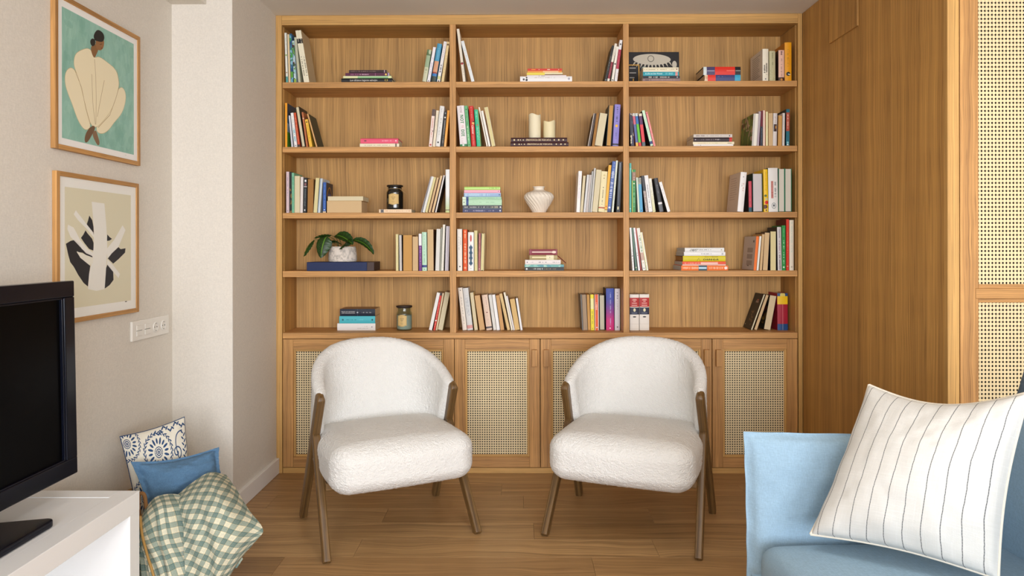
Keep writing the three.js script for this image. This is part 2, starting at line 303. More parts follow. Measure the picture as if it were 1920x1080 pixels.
// ---------------------------------------------------------------- the two bouclé armchairs
{
  const curl = (p) => (noise3(p.x * 115, p.y * 115, p.z * 115) - 0.5) * 1.1 + (noise3(p.x * 215 + 9, p.y * 215, p.z * 215) - 0.5) * 1.1;
  const fluff = (g, amp) => { // curly pile: push every vertex along its normal
    const p = g.attributes.position, n = g.attributes.normal, q = V(0, 0, 0);
    for (let i = 0; i < p.count; i++) { q.fromBufferAttribute(p, i); const a = curl(q) * amp; p.setXYZ(i, q.x + n.getX(i) * a, q.y + n.getY(i) * a, q.z + n.getZ(i) * a); }
    g.computeVertexNormals();
    // flat patches of texture by the way each triangle faces, in metres
    const f = g.toNonIndexed(), P = f.attributes.position, uv = new Float32Array(P.count * 2), A = V(0, 0, 0), B = V(0, 0, 0), C = V(0, 0, 0);
    for (let i = 0; i < P.count; i += 3) { A.fromBufferAttribute(P, i); B.fromBufferAttribute(P, i + 1); C.fromBufferAttribute(P, i + 2); const n2 = B.clone().sub(A).cross(C.clone().sub(A)), ax = Math.abs(n2.x), ay = Math.abs(n2.y), az = Math.abs(n2.z); [A, B, C].forEach((q2, k) => { const [u, w] = ax > ay && ax > az ? [q2.z, q2.y] : ay > az ? [q2.x, q2.z] : [q2.x, q2.y]; uv[(i + k) * 2] = u; uv[(i + k) * 2 + 1] = w; }); }
    f.setAttribute('uv', new THREE.BufferAttribute(uv, 2)); return f;
  };
  // seat: a thick cushion, rounded all round, crowned on top
  const N = 120, H = V(0.303, 0.1, 0.27), RR = V(0.08, 0.07, 0.09), seatG = [];
  for (let f = 0; f < 6; f++) {
    seatG.push(surf(N, N, (a, b) => {
      const w = (t) => Math.tan((t * 2 - 1) * Math.PI / 4 * 0.98) / Math.tan(Math.PI / 4 * 0.98);
      const s = w(a), t = w(b), q = [V(1, s, t), V(-1, t, s), V(t, 1, s), V(s, -1, t), V(s, t, 1), V(t, s, -1)][f];
      const c = [q.x * H.x, q.y * H.y, q.z * H.z], h = [H.x, H.y, H.z], r = [RR.x, RR.y, RR.z];
      const inn = c.map((v, i) => clamp(v, -(h[i] - r[i]), h[i] - r[i])), d = c.map((v, i) => (v - inn[i]) / r[i]), L = Math.hypot(...d) || 1;
      const p = inn.map((v, i) => v + d[i] / L * r[i]), X = p[0] / H.x, Z = p[2] / H.z;
      let [x, y, z] = p;
      const cr = (1 - X * X) * (1 - Z * Z);
      if (y > 0) y += 0.022 * cr * (y / H.y) - 0.012 * (1 - Z) * 0.5 * (y / H.y);
      z += 0.022 * (1 - X * X) * Math.max(0, Z) * (1 - (y / 0.11) ** 2 * 0.5);
      x += Math.sign(x) * 0.008 * (1 - Z * Z) * (1 - (y / 0.12) ** 2);
      return V(x, y + 0.346, z + 0.045);
    }));
  }
  const seat = fluff(weld(join(seatG)), 0.002);
  // back: a padded shell, U-shaped in plan, highest at the middle and falling to the arm tips
  const U = 280, SIDE = 70, CAP = 12, loop = [];
  for (let i = 0; i < SIDE; i++) loop.push([1, i / SIDE, 0]);
  for (let i = 0; i < CAP; i++) loop.push([Math.cos(Math.PI * i / CAP), 1, Math.sin(Math.PI * i / CAP)]);
  for (let i = 0; i < SIDE; i++) loop.push([-1, 1 - i / SIDE, 0]);
  for (let i = 0; i < CAP; i++) loop.push([-Math.cos(Math.PI * i / CAP), 0, -Math.sin(Math.PI * i / CAP)]);
  const legZ = (y) => 0.042 - (0.607 - y) * (0.3 / 0.607);
  const top = (ph) => 0.618 + 0.178 * Math.pow(Math.sin(ph), 0.85), bot = 0.285;
  const centre = (ph, y) => { const sn = Math.pow(Math.max(0, Math.sin(ph)), 0.82), cs = Math.sign(Math.cos(ph)) * Math.pow(Math.abs(Math.cos(ph)), 0.8); const zt = legZ(clamp(y, 0.3, 0.607)) - 0.006; const q = clamp((y - bot) / 0.5, 0, 1), zb = lerp(-0.245, -0.335, q); return [cs * (0.286 + 0.016 * Math.sin(ph) + 0.008 * q), lerp(zt, zb, sn)]; };
  const shell = surf(U, loop.length, (a, b) => {
    const ph = clamp(a, 0.0001, 0.9999) * Math.PI, k = Math.min(Math.floor(b * loop.length + 1e-6), loop.length - 1), [p, q, c] = loop[k];
    const e = Math.min(a, 1 - a), cap = Math.sqrt(Math.max(0, 1 - (1 - Math.min(1, e / 0.03)) ** 2));
    const T = (0.052 + 0.012 * Math.sin(ph)) * Math.max(cap, 0.02), half = T / 2;
    const yt = top(ph) - half, yb = bot + half, y = lerp(yb, yt, q) + c * half;
    const [x0, z0] = centre(ph, y), [xa, za] = centre(Math.max(0, ph - 0.02), y), [xb, zb] = centre(Math.min(Math.PI, ph + 0.02), y);
    let tx = xb - xa, tz = zb - za; const L = Math.hypot(tx, tz) || 1; tx /= L; tz /= L;
    return V(x0 + tz * p * half * -1, y, z0 + tx * p * half);
  }, true);
  let sh = weld(shell);
  { // outward faces
    const n = sh.attributes.normal, p = sh.attributes.position; let s = 0; for (let i = 0; i < p.count; i += 97) s += n.getX(i) * p.getX(i) * (Math.abs(p.getX(i)) > 0.31 ? 1 : 0);
    if (s < 0) sh = flip(sh);
  }
  sh = fluff(sh, 0.002);
  // frame: each side an inverted V, the long rear leg running up to carry the arm
  const bar = (a, b, w0, t0, w1, t1, roundTop) => { // tapering bar, rounded section; w in the side plane, t across
    const dir = b.clone().sub(a), L = dir.length(); dir.normalize();
    const across = V(1, 0, 0).addScaledVector(dir, -dir.x).normalize(), inPlane = V(0, 0, 0).crossVectors(across, dir).normalize();
    const n = 24, rings = [];
    const st = [0, 0.004, 0.02]; for (let i = 1; i <= 12; i++) st.push(0.02 + (L - 0.04) * i / 12); if (roundTop) for (let i = 1; i <= 6; i++) st.push(L - 0.02 + 0.02 * Math.sin(i / 6 * Math.PI / 2)); else st.push(L);
    return surf(st.length + 1, n, (u, v) => {
      const i = Math.round(u * (st.length + 1)) - 1, s = i < 0 ? 0 : i >= st.length ? st[st.length - 1] : st[i], f = s / L;
      let k = i < 0 || i >= st.length ? 0.0001 : 1; if (s === 0) k *= 0.86; if (roundTop && s > L - 0.02) k *= Math.max(0.25, Math.sqrt(Math.max(0, 1 - ((s - L + 0.02) / 0.0205) ** 2 * 0.8)));
      const an = v * Math.PI * 2, c = Math.cos(an), sn = Math.sin(an), q = 0.38;
      const W = lerp(w0, w1, f) / 2 * k, T = lerp(t0, t1, f) / 2 * k;
      return a.clone().addScaledVector(dir, s).addScaledVector(inPlane, Math.sign(c) * Math.pow(Math.abs(c), q) * W).addScaledVector(across, Math.sign(sn) * Math.pow(Math.abs(sn), q) * T);
    }, true, (u, v) => [v * 0.12, u * L]);
  };
  const chair = thing('armchair', 'cream curly-pile armchair with walnut legs nearer the white wall and plaid throw', 'armchair', V(0, 0, 0), 'pair of cream armchairs');
  const fix = (g) => { const p = g.attributes.position, n = g.attributes.normal; g.computeBoundingBox(); const c = g.boundingBox.getCenter(V(0, 0, 0)); let s = 0; for (let i = 0; i < p.count; i++) s += n.getX(i) * (p.getX(i) - c.x) + n.getZ(i) * (p.getZ(i) - c.z) * 0.1; return s < 0 ? flip(g) : g; };
  part('seat', seat, M.boucle, chair);
  part('backrest', sh, M.boucle, chair);
  for (const s of [-1, 1]) {
    const foot = V(s * 0.321, 0, -0.265), arm = V(s * 0.299, 0.612, 0.042);
    part('rear_leg', fix(bar(foot, arm, 0.042, 0.031, 0.058, 0.036, true)), M.walnut, chair);
    const k = 0.425 / 0.612, joint = V(lerp(foot.x, arm.x, k) - s * 0.001, 0.425, lerp(foot.z, arm.z, k) + 0.012);
    part('front_leg', fix(bar(V(s * 0.321, 0, 0.27), joint, 0.042, 0.031, 0.05, 0.033, false)), M.walnut, chair);
  }
  part('seat_rail', join([-1, 1].map((s) => bx(-0.3, 0.3, 0.24, 0.272, s * 0.13 - 0.02, s * 0.13 + 0.02, 'x', 0.004))), M.walnut, chair);
  const feet = (list) => { const c = V(0, 0, 0); for (const [x, y] of list) { const d = EYE * FOCAL / (y - HORIZON); c.add(at(x, y, d)); } return c.multiplyScalar(1 / list.length).setY(0); };
  chair.position.copy(feet([[613, 1053], [898, 1002], [568, 966], [815, 930]])); chair.rotation.y = 26.6 * Math.PI / 180;
  const two = chair.clone(); two.name = numbered('armchair'); scene.add(two);
  tag(two, 'cream curly-pile armchair with walnut legs nearer the blue sofa and oak wardrobe', 'armchair', 'pair of cream armchairs');
  two.position.copy(feet([[1022, 1005], [1313, 1047], [1085, 930], [1333, 957]])); two.rotation.y = -21.2 * Math.PI / 180;
}

// ---------------------------------------------------------------- books: one printed sheet holds every spine
const SP = [3.842, 3.842, 3.842, 3.842, 3.94]; // planes of the spines, shelf by shelf
const ATLAS = { size: 2048, x: 2, y: 2, row: 0 };
const atlasCanvas = document.createElement('canvas'); atlasCanvas.width = atlasCanvas.height = ATLAS.size;
const ag = atlasCanvas.getContext('2d'); ag.fillStyle = '#888'; ag.fillRect(0, 0, 2048, 2048);
function cell(w, h, draw) { // a patch of the sheet, drawn by draw(g, w, h); returns its uv rectangle
  w = Math.max(4, Math.round(w)); h = Math.max(4, Math.round(h));
  if (ATLAS.x + w + 6 > ATLAS.size) { ATLAS.x = 2; ATLAS.y += ATLAS.row + 6; ATLAS.row = 0; }
  const { x, y } = ATLAS; ATLAS.x += w + 6; ATLAS.row = Math.max(ATLAS.row, h);
  if (y + h > ATLAS.size - 24) throw new Error('sheet full');
  ag.save(); ag.beginPath(); ag.rect(x - 2, y - 2, w + 4, h + 4); ag.clip(); ag.translate(x, y); draw(ag, w, h); ag.restore();
  return [x / 2048, 1 - (y + h) / 2048, (x + w) / 2048, 1 - y / 2048];
}
const solidCells = {};
let solidN = 0;
const solid = (c) => solidCells[c] ??= (() => { const n = solidN++, x = 2 + (n % 250) * 8, y = 2036 - Math.floor(n / 250) * 8; ag.fillStyle = c; ag.fillRect(x - 1, y - 1, 8, 8); return [(x + 2) / 2048, 1 - (y + 4) / 2048, (x + 4) / 2048, 1 - (y + 2) / 2048]; })();
// spine art, y as fractions from the head: b band, t text, m worn lettering too small to read, d dot, g gradient, o outline box, f free drawing
function drawSpine(g, w, h, col, art, rnd, asp = 0.6) { // asp: sheet pixels along the spine per pixel across it
  g.fillStyle = col; g.fillRect(-2, -2, w + 4, h + 4);
  for (const a of art || []) {
    const [k, y0, y1, c, xf = 0.5, sz = 0.55, font = 'sans-serif', dir = 1] = a;
    if (k === 'b') { g.fillStyle = c; g.fillRect(-2, y0 * h, w + 4, (y1 - y0) * h + (y1 >= 1 ? 3 : 0)); }
    if (k === 'v') { g.fillStyle = c; g.fillRect(y0 * w - (y0 <= 0 ? 2 : 0), -2, (y1 - y0) * w + 2, h + 4); }
    if (k === 'g') { const q = g.createLinearGradient(0, y0 * h, 0, y1 * h); c.forEach((v, i) => q.addColorStop(i / (c.length - 1), v)); g.fillStyle = q; g.fillRect(-2, y0 * h, w + 4, (y1 - y0) * h + 2); }
    if (k === 'd') { g.fillStyle = c; g.beginPath(); g.ellipse(xf * w, y0 * h, y1 * w, y1 * w * asp, 0, 0, 7); g.fill(); }
    if (k === 'o') { g.strokeStyle = c; g.lineWidth = Math.max(1.5, w * 0.07); g.strokeRect(w * 0.2, y0 * h, w * 0.6, (y1 - y0) * h); }
    if (k === 'm') { // lettering worn to marks
      g.fillStyle = c; const x = xf * w, t = sz * w; let y = y0 * h;
      while (y < y1 * h) { const l = 1 + rnd() * 2.2, hh = t * (0.55 + rnd() * 0.45); if (rnd() > 0.16) g.fillRect(x - hh / 2 + (rnd() - 0.5) * t * 0.15, y, hh, l * 0.75); else y += 3; y += l + 0.6; }
    }
    if (k === 't') {
      const [, , , , , , , , word] = a; g.save(); g.translate(xf * w, ((y0 + y1) / 2) * h); g.rotate(dir * Math.PI / 2);
      g.fillStyle = c; g.font = (font.includes('bold') ? 'bold ' : '') + Math.round(sz * w) + 'px ' + font.replace('bold ', ''); g.textAlign = 'center'; g.textBaseline = 'middle';
      const tw = g.measureText(word).width, sc = (y1 - y0) * h / tw; g.scale(sc, 1); g.fillText(word, 0, 0); g.restore();
    }
    if (k === 'f') y0(g, w, h, rnd);
  }
}
const T = (y0, y1, word, c, xf = 0.5, sz = 0.6, font = 'bold sans-serif', dir = 1) => ['t', y0, y1, c, xf, sz, font, dir, word];
const Mk = (y0, y1, c, xf = 0.5, sz = 0.4) => ['m', y0, y1, c, xf, sz];
const Bd = (y0, y1, c) => ['b', y0, y1, c];
const splash = (cols, n = 26, s = 0.5) => ['f', (g, w, h, r) => { for (let i = 0; i < n; i++) { g.fillStyle = cols[Math.floor(r() * cols.length)]; g.beginPath(); g.ellipse(r() * w, r() * h, w * s * (0.3 + r()), w * s * (0.3 + r() * 1.6), r() * 3, 0, 7); g.fill(); } }];
const bookMat = mat({ roughness: 0.5 });
const pageLines = dataTex(64, 8, (u) => { const k = 226 + hash(Math.floor(u * 64), 3, 5) * 29; return [k, k, k]; }); pageLines.repeat.set(30, 1);
const PAGES = { w: '#f1efe8', c: '#ecdfba', y: '#efe2a8', t: '#e3c292', o: '#d9a55e', b: '#b07e42', g: '#cfcfcb' };
const pageMats = {}; const pageMat = (k) => pageMats[k] ??= mat({ color: PAGES[k] ?? k, map: pageLines, roughness: 0.85 });
function quadBox(out, x0, x1, y0, y1, z0, z1, uvs) { // uvs: {px,nx,py,ny,pz,nz}
  const F = [['pz', [x0, y0, z1], [x1, y0, z1], [x1, y1, z1], [x0, y1, z1], [0, 0, 1]], ['nz', [x1, y0, z0], [x0, y0, z0], [x0, y1, z0], [x1, y1, z0], [0, 0, -1]], ['px', [x1, y0, z1], [x1, y0, z0], [x1, y1, z0], [x1, y1, z1], [1, 0, 0]], ['nx', [x0, y0, z0], [x0, y0, z1], [x0, y1, z1], [x0, y1, z0], [-1, 0, 0]], ['py', [x0, y1, z1], [x1, y1, z1], [x1, y1, z0], [x0, y1, z0], [0, 1, 0]], ['ny', [x0, y0, z0], [x1, y0, z0], [x1, y0, z1], [x0, y0, z1], [0, -1, 0]]];
  for (const [k, a, b, c, d, n] of F) { const [u0, v0, u1, v1] = uvs[k] ?? uvs.all; for (const [p, u, v] of [[a, u0, v0], [b, u1, v0], [c, u1, v1], [a, u0, v0], [c, u1, v1], [d, u0, v1]]) { out.p.push(...p); out.n.push(...n); out.u.push(u, v); } }
}
const geoOf = (o) => { const g = new THREE.BufferGeometry(); g.setAttribute('position', new THREE.Float32BufferAttribute(o.p, 3)); g.setAttribute('normal', new THREE.Float32BufferAttribute(o.n, 3)); g.setAttribute('uv', new THREE.Float32BufferAttribute(o.u, 2)); return g; };
const SCALE = 1300; // sheet pixels per metre
let bookNo = 0;
// an upright book about its base: x across the thickness, y up, the front edge at z = 0
function makeBook(label, group, th, h, depth, o) {
  const rnd = rng(1000 + bookNo++), b = thing('book', label, 'book', V(0, 0, 0), group);
  const spineUV = o.pages ? solid(o.col) : cell(clamp(th * SCALE * 1.8, 8, 90), h * SCALE, (g, w, hh) => drawSpine(g, w, hh, o.col, o.art, rnd, (hh / h) / (w / th)));
  const bc = solid(o.board || o.col), face = o.face ? cell(depth * 700, h * 700, (g, w, hh) => o.face(g, w, hh, rnd)) : bc;
  const t = Math.min(o.hard ? 0.0024 : 0.0009, th * 0.2), e = { p: [], n: [], u: [] }, back = o.pages;
  const zs = back ? -depth : 0, hh = h, x = th / 2;
  const mirrored = [face[2], face[1], face[0], face[3]];
  quadBox(e, -x, -x + t, 0, hh, -depth, back ? 0 : -0.0006, { all: bc, nx: face });
  quadBox(e, x - t, x, 0, hh, -depth, back ? 0 : -0.0006, { all: bc, px: o.face2 ? mirrored : face });
  if (back) quadBox(e, -x, x, 0, hh, -depth - 0.001, -depth, { all: bc });
  else if (th > 0.02) { // rounded spine
    const n = 6, pr = (i) => { const a = lerp(-1, 1, i / n); return [a * x, 0.003 * (1 - a * a)]; };
    for (let i = 0; i < n; i++) { const [xa, za] = pr(i), [xb, zb] = pr(i + 1), u0 = lerp(spineUV[0], spineUV[2], i / n), u1 = lerp(spineUV[0], spineUV[2], (i + 1) / n), nx = -(zb - za), nz = xb - xa, L = Math.hypot(nx, nz);
      for (const [p, u, v] of [[[xa, 0, za], u0, spineUV[1]], [[xb, 0, zb], u1, spineUV[1]], [[xb, hh, zb], u1, spineUV[3]], [[xa, 0, za], u0, spineUV[1]], [[xb, hh, zb], u1, spineUV[3]], [[xa, hh, za], u0, spineUV[3]]]) { e.p.push(...p); e.n.push(nx / L, 0, nz / L); e.u.push(u, v); }
      for (const y of [0, hh]) { const tri = y ? [[xa, y, za], [xb, y, zb], [xb, y, -0.002], [xa, y, za], [xb, y, -0.002], [xa, y, -0.002]] : [[xb, y, zb], [xa, y, za], [xb, y, -0.002], [xa, y, za], [xa, y, -0.002], [xb, y, -0.002]]; for (const p of tri) { e.p.push(...p); e.n.push(0, y ? 1 : -1, 0); e.u.push(bc[0], bc[1]); } } }
  } else quadBox(e, -x, x, 0, hh, -Math.min(0.0012, depth), 0, { all: bc, pz: spineUV });
  part('cover', geoOf(e), bookMat, b);
  const m = o.hard ? 0.003 : 0.0003, q = { p: [], n: [], u: [] }, z0 = back ? -depth + 0.0005 : -depth + (o.hard ? 0.003 : 0.0004), z1 = back ? (o.hard ? -0.003 : -0.0006) : -0.0014;
  quadBox(q, -x + t + 0.0001, x - t - 0.0001, m, hh - m, z0, z1, { all: [0, 0, th * 10, 1] });
  part('pages', geoOf(q), pageMat(o.pages || o.paper || 'c'), b);
  return b;
}
const NM = { wa: 'wall bay', mi: 'middle bay', pa: 'panel bay' }, BAY = { wa: 0, mi: 1, pa: 2 };
const SHELF = ['top shelf', 'second shelf', 'third shelf', 'fourth shelf', 'worktop'];
const SHELFY = [...SH, WT];
const placeName = (row, end, bay) => `at ${end} end, ${SHELF[row]}, ${NM[bay]}`;
// a row of standing books. entry: [px of the lower-left corner, px of the upper-left corner, thickness px, px of the top, colour, what it looks like, options]
function standing(row, bay, end, ybot, list, opt = {}) {
  const z = opt.z ?? SP[row], k = z / FOCAL, grp = 'books ' + placeName(row, end, bay), [c0, c1] = COLS[BAY[bay]], made = [];
  for (const [xb, xt, w, yt, col, desc, o = {}] of list) {
    const lean = Math.atan2(xt - xb, ybot - yt), th = Math.max(0.006, (w - 0.3) * k * Math.cos(lean)), h = (ybot - yt) * k / Math.cos(lean) - th * Math.abs(Math.sin(lean));
    const depth = Math.min(o.depth ?? opt.depth ?? 0.15, BACK - z - 0.009), zz = z + (R() * 0.006);
    const b = makeBook(desc + ' ' + placeName(row, end, bay), grp, th, h, depth, { col, ...o });
    const foot = th / Math.cos(lean);
    b.position.set(0, SHELFY[row] + th / 2 * Math.abs(Math.sin(lean)) + 0.0004, -zz); b.rotation.z = -lean;
    made.push({ b, x: at(xb + 0.15, ybot, z).x, lean, foot, h: h * Math.cos(lean), tn: Math.tan(lean) });
  }
  // no book may stand inside its neighbour or the upright
  const gap = 0.0004, fromEnd = end === 'panel' || (end === 'divider' && bay === 'wa');
  const lap = (j, i) => { const hh = Math.min(i.h, j.h); return Math.max(j.x + j.foot - i.x, j.x + j.foot + j.tn * hh - i.x - i.tn * hh) + gap; };
  if (!fromEnd) made.forEach((m, i) => { m.x = Math.max(m.x, c0 + 0.001 - Math.min(0, m.tn * m.h)); if (i) m.x += Math.max(0, lap(made[i - 1], m)); });
  else for (let i = made.length - 1; i >= 0; i--) { const m = made[i]; m.x = Math.min(m.x, c1 - 0.001 - m.foot - Math.max(0, m.tn * m.h)); if (i < made.length - 1) m.x -= Math.max(0, lap(m, made[i + 1])); }
  for (const m of made) m.b.position.x = m.x + m.foot / 2 + (m.lean > 0 ? -1 : 1) * 0 ;
}
// books lying in a stack, the lowest first: [px left, px right, px top, colour, look, options]
function stacked(row, bay, ybot, list, opt = {}) {
  const z = opt.z ?? SP[row], k = z / FOCAL, where = `in stack on ${SHELF[row]}, ${NM[bay]}` + (opt.where ? ' ' + opt.where : '');
  let y = SHELFY[row] + 0.0004, py = ybot;
  for (const [x0, x1, yt, col, desc, o = {}] of list) {
    const th = (py - yt) * k - 0.0004, len = (x1 - x0) * k;
    const b = makeBook(desc + ' ' + where, 'books ' + where, th, len, Math.min(o.depth ?? 0.145, BACK - z - 0.009), { col, ...o });
    b.rotation.z = Math.PI / 2; b.position.set(at(x1, ybot, z).x, y + th / 2, -z - R() * 0.006); y += th + 0.0004; py = yt;
  }
  return y;
}
const lines = (bg, ink, n = 11) => (g, w, h, r) => { g.fillStyle = bg; g.fillRect(-2, -2, w + 4, h + 4); g.fillStyle = ink; for (let i = 0; i < n; i++) g.fillRect(w * 0.18, h * (0.12 + i * 0.06), w * (0.45 + r() * 0.2), Math.max(1, h * 0.012)); };
const scenic = (cols, n = 40) => (g, w, h, r) => { g.fillStyle = cols[0]; g.fillRect(-2, -2, w + 4, h + 4); for (let i = 0; i < n; i++) { g.fillStyle = cols[Math.floor(r() * cols.length)]; g.beginPath(); g.ellipse(r() * w, r() * h, w * 0.16 * (0.3 + r()), h * 0.07 * (0.3 + r()), r() * 3, 0, 7); g.fill(); } };

// ---- top shelf
standing(0, 'wa', 'wall', 154.5, [
  [535.8, 533, 4, 61, '#e4e6da', 'slim pale book with green patches', { art: [Bd(0.88, 1, '#4f9a94'), ['d', 0.45, 0.4, '#8bb04a'], ['d', 0.8, 0.3, '#a5763e'], Mk(0.1, 0.35, '#9ab0a4', 0.6, 0.3)] }],
  [541.3, 538.6, 3.4, 64, '#e7cfa2', 'slim sand-coloured book'],
  [545.3, 542.4, 4.6, 62.6, '#3f7292', 'slim blue and green illustrated book', { art: [splash(['#3f9a3a', '#2d6b8e', '#74b6c6', '#1e4f7a', '#86b8c8']), Bd(0.78, 0.9, '#5da23a')] }],
  [550.4, 546.6, 4.4, 76, '#b7cfd6', 'slim book of foliage and pale sky', { art: [splash(['#2f6b34', '#cfe0e0', '#6a9a4a', '#93bccb', '#4a2a20']), Bd(0.92, 1, '#9ab84a')] }],
  [557.2, 549.4, 4.6, 69, '#bfbfa6', 'thin olive-grey book', { art: [Mk(0.55, 0.8, '#c9cf6a', 0.8, 0.3)] }],
  [567.6, 551.4, 5.4, 56, '#eee7cb', 'tall cream book with black block mark, second outermost', { art: [Bd(0.16, 0.25, '#1c1a18'), Mk(0.165, 0.245, '#eee7cb', 0.5, 0.4), Mk(0.5, 0.87, '#6b6350', 0.55, 0.5)] }],
  [573.4, 557.4, 5.4, 56, '#eee7cb', 'tall cream book with black block mark, outermost', { art: [Bd(0.16, 0.25, '#1c1a18'), Mk(0.165, 0.245, '#eee7cb', 0.5, 0.4), Mk(0.5, 0.87, '#6b6350', 0.55, 0.5)], board: '#c9b793' }],
]);
stacked(0, 'wa', 153.8, [
  [639.5, 735, 146.4, '#15151a', 'black hardback with white script title, lowest', { hard: true, art: [T(0.17, 0.71, 'Los últimos lugares salvajes', '#f4f1e6', 0.5, 0.62, 'serif'), ['f', (g, w, h) => { g.strokeStyle = '#d8b43a'; g.lineWidth = 3; g.strokeRect(w * 0.3, h * 0.86, w * 0.42, h * 0.05); }]] }],
  [643, 734, 142, '#7fb277', 'green paperback with pale yellow end', { art: [Bd(0, 0.3, '#d8dba0'), ['v', 0.6, 0.72, '#e7efd0'], Bd(0.93, 1, '#dfe6a6')] }],
  [647, 729.5, 136.2, '#5a2140', 'plum paperback with round yellow seal', { art: [Mk(0.33, 0.53, '#f3d8e2', 0.5, 0.4), ['d', 0.925, 0.34, '#ecc665'], ['b', 0.97, 1, '#b7a2c4'], Mk(0.12, 0.3, '#a0688a', 0.5, 0.6), ['b', 0.68, 0.69, '#a2648c']] }],
  [654, 725, 131, '#34191f', 'dark maroon book with pale worn lettering, topmost', { art: [Mk(0.03, 0.7, '#9a7f70', 0.5, 0.4), ['b', 0.93, 0.95, '#c6a9b4']] }],
]);
standing(0, 'wa', 'divider', 153, [
  [791.6, 801.3, 8, 92, '#9fb592', 'sage book with leafy patterned head', { art: [Bd(0, 0.18, '#5f7a52'), splash(['#6f8a63', '#b9c6a2', '#8aa58a'], 9, 0.3), Bd(0.55, 1, '#cfcfae'), Mk(0.6, 0.72, '#9aa57c', 0.5, 0.6)] }],
  [800.3, 812.2, 5.6, 87, '#f1eef0', 'thin white book with faint violet lettering', { art: [Mk(0.3, 0.8, '#b9a4bd', 0.5, 0.35), ['d', 0.975, 0.2, '#333']] }],
  [808.3, 820.4, 8.6, 80.6, '#4a9cc0', 'blue book with peach lower half', { art: [Bd(0.46, 0.78, '#d99f78'), ['f', (g, w, h, r) => { g.fillStyle = '#a34232'; for (let i = 0; i < 5; i++) { g.beginPath(); g.ellipse(w * r(), h * 0.77, w * 0.35, h * 0.02, 0.2, 0, 7); g.fill(); } }], Bd(0.79, 0.86, '#3c7fc0'), Bd(0.86, 1, '#3f4a40'), Mk(0.12, 0.4, '#78bad6', 0.5, 0.35)] }],
  [818.9, 832.3, 6, 76.5, '#e9e6e4', 'white book with dark worn title', { art: [Mk(0.05, 0.4, '#c9a7a9', 0.5, 0.35), Mk(0.58, 0.78, '#3d3a44', 0.5, 0.55), Bd(0.86, 0.94, '#d6d79a'), ['d', 0.985, 0.25, '#333']] }],
  [828.3, 839.4, 5, 77, '#e6cb92', 'slim tan book', { art: [['d', 0.07, 0.4, '#6b4c2a'], Mk(0.2, 0.8, '#b79a63', 0.5, 0.25)] }],
]);
standing(0, 'mi', 'wall', 153.2, [
  [868, 856.2, 5, 53.5, '#eae0cb', 'tall cream book with round red emblem', { art: [['d', 0.655, 0.5, '#b02a30'], ['d', 0.645, 0.22, '#2a1a18'], Mk(0.75, 0.9, '#b7aa90', 0.5, 0.3)] }],
  [883.6, 863.4, 6.2, 75.5, '#e7ebea', 'white slanted book with grey-blue lettering', { art: [Mk(0.2, 0.75, '#b5c2c6', 0.5, 0.35)] }],
]);
stacked(0, 'mi', 152.7, [
  [975.3, 1072.5, 143, '#f1f0ee', 'wide white book, lowest', { art: [['d', 0.07, 0.2, '#33333a', 0.4], ['d', 0.125, 0.22, '#222', 0.3], ['d', 0.125, 0.16, '#333', 0.75], Mk(0.28, 0.72, '#d7c7c0', 0.75, 0.25), ['d', 0.94, 0.22, '#a7a9b4']] }],
  [988, 1062, 140.3, '#ecdfe0', 'thin pinkish white book', { art: [Mk(0.3, 0.45, '#54464a', 0.5, 0.5)] }],
  [988, 1055, 135.6, '#efe3b4', 'yellow and cream book with brown line', { art: [Bd(0, 0.5, '#ecd84f'), ['f', (g, w, h) => { g.fillStyle = '#5c3420'; g.fillRect(0, h * 0.5, w * 0.3, h * 0.5); }]] }],
  [989, 1053.6, 132.4, '#ee9a3c', 'thin orange book', { art: [Bd(0.45, 0.9, '#f3c48c')] }],
  [989.4, 1054, 128, '#d5361d', 'scarlet book with orange and white marks, topmost', { art: [['f', (g, w, h) => { g.fillStyle = '#f0932c'; g.fillRect(w * 0.4, h * 0.11, w * 0.35, h * 0.12); g.fillStyle = '#f6e2cc'; g.fillRect(w * 0.4, h * 0.57, w * 0.3, h * 0.08); g.fillRect(w * 0.4, h * 0.32, w * 0.3, h * 0.02); g.fillRect(w * 0.4, h * 0.89, w * 0.3, h * 0.02); }]] }],
]);
standing(0, 'mi', 'panel', 151.8, [
  [1133.8, 1148.6, 4.4, 84, '#26241f', 'black book', { board: '#16130f', art: [Mk(0.3, 0.7, '#8f887c', 0.5, 0.4), ['d', 0.96, 0.3, '#888']] }],
  [1138.8, 1153.4, 4.5, 80.5, '#ece4d2', 'book, cream above and maroon below', { art: [Mk(0.1, 0.4, '#9c927e', 0.5, 0.3), Bd(0.49, 0.93, '#8c2634'), Mk(0.55, 0.85, '#b3656c', 0.5, 0.3)] }],
  [1147, 1157, 4.6, 86, '#efe9da', 'cream book with small black dot', { art: [['d', 0.5, 0.35, '#2a1a1c'], ['d', 0.96, 0.28, '#3a3530']] }],
  [1152, 1162.2, 5.4, 74, '#e9e6e4', 'white book with crimson block', { art: [['d', 0.1, 0.3, '#444'], Bd(0.23, 0.7, '#ad2740'), Mk(0.26, 0.66, '#cf6a7a', 0.5, 0.3), Mk(0.8, 0.95, '#c9958e', 0.7, 0.3)] }],
]);
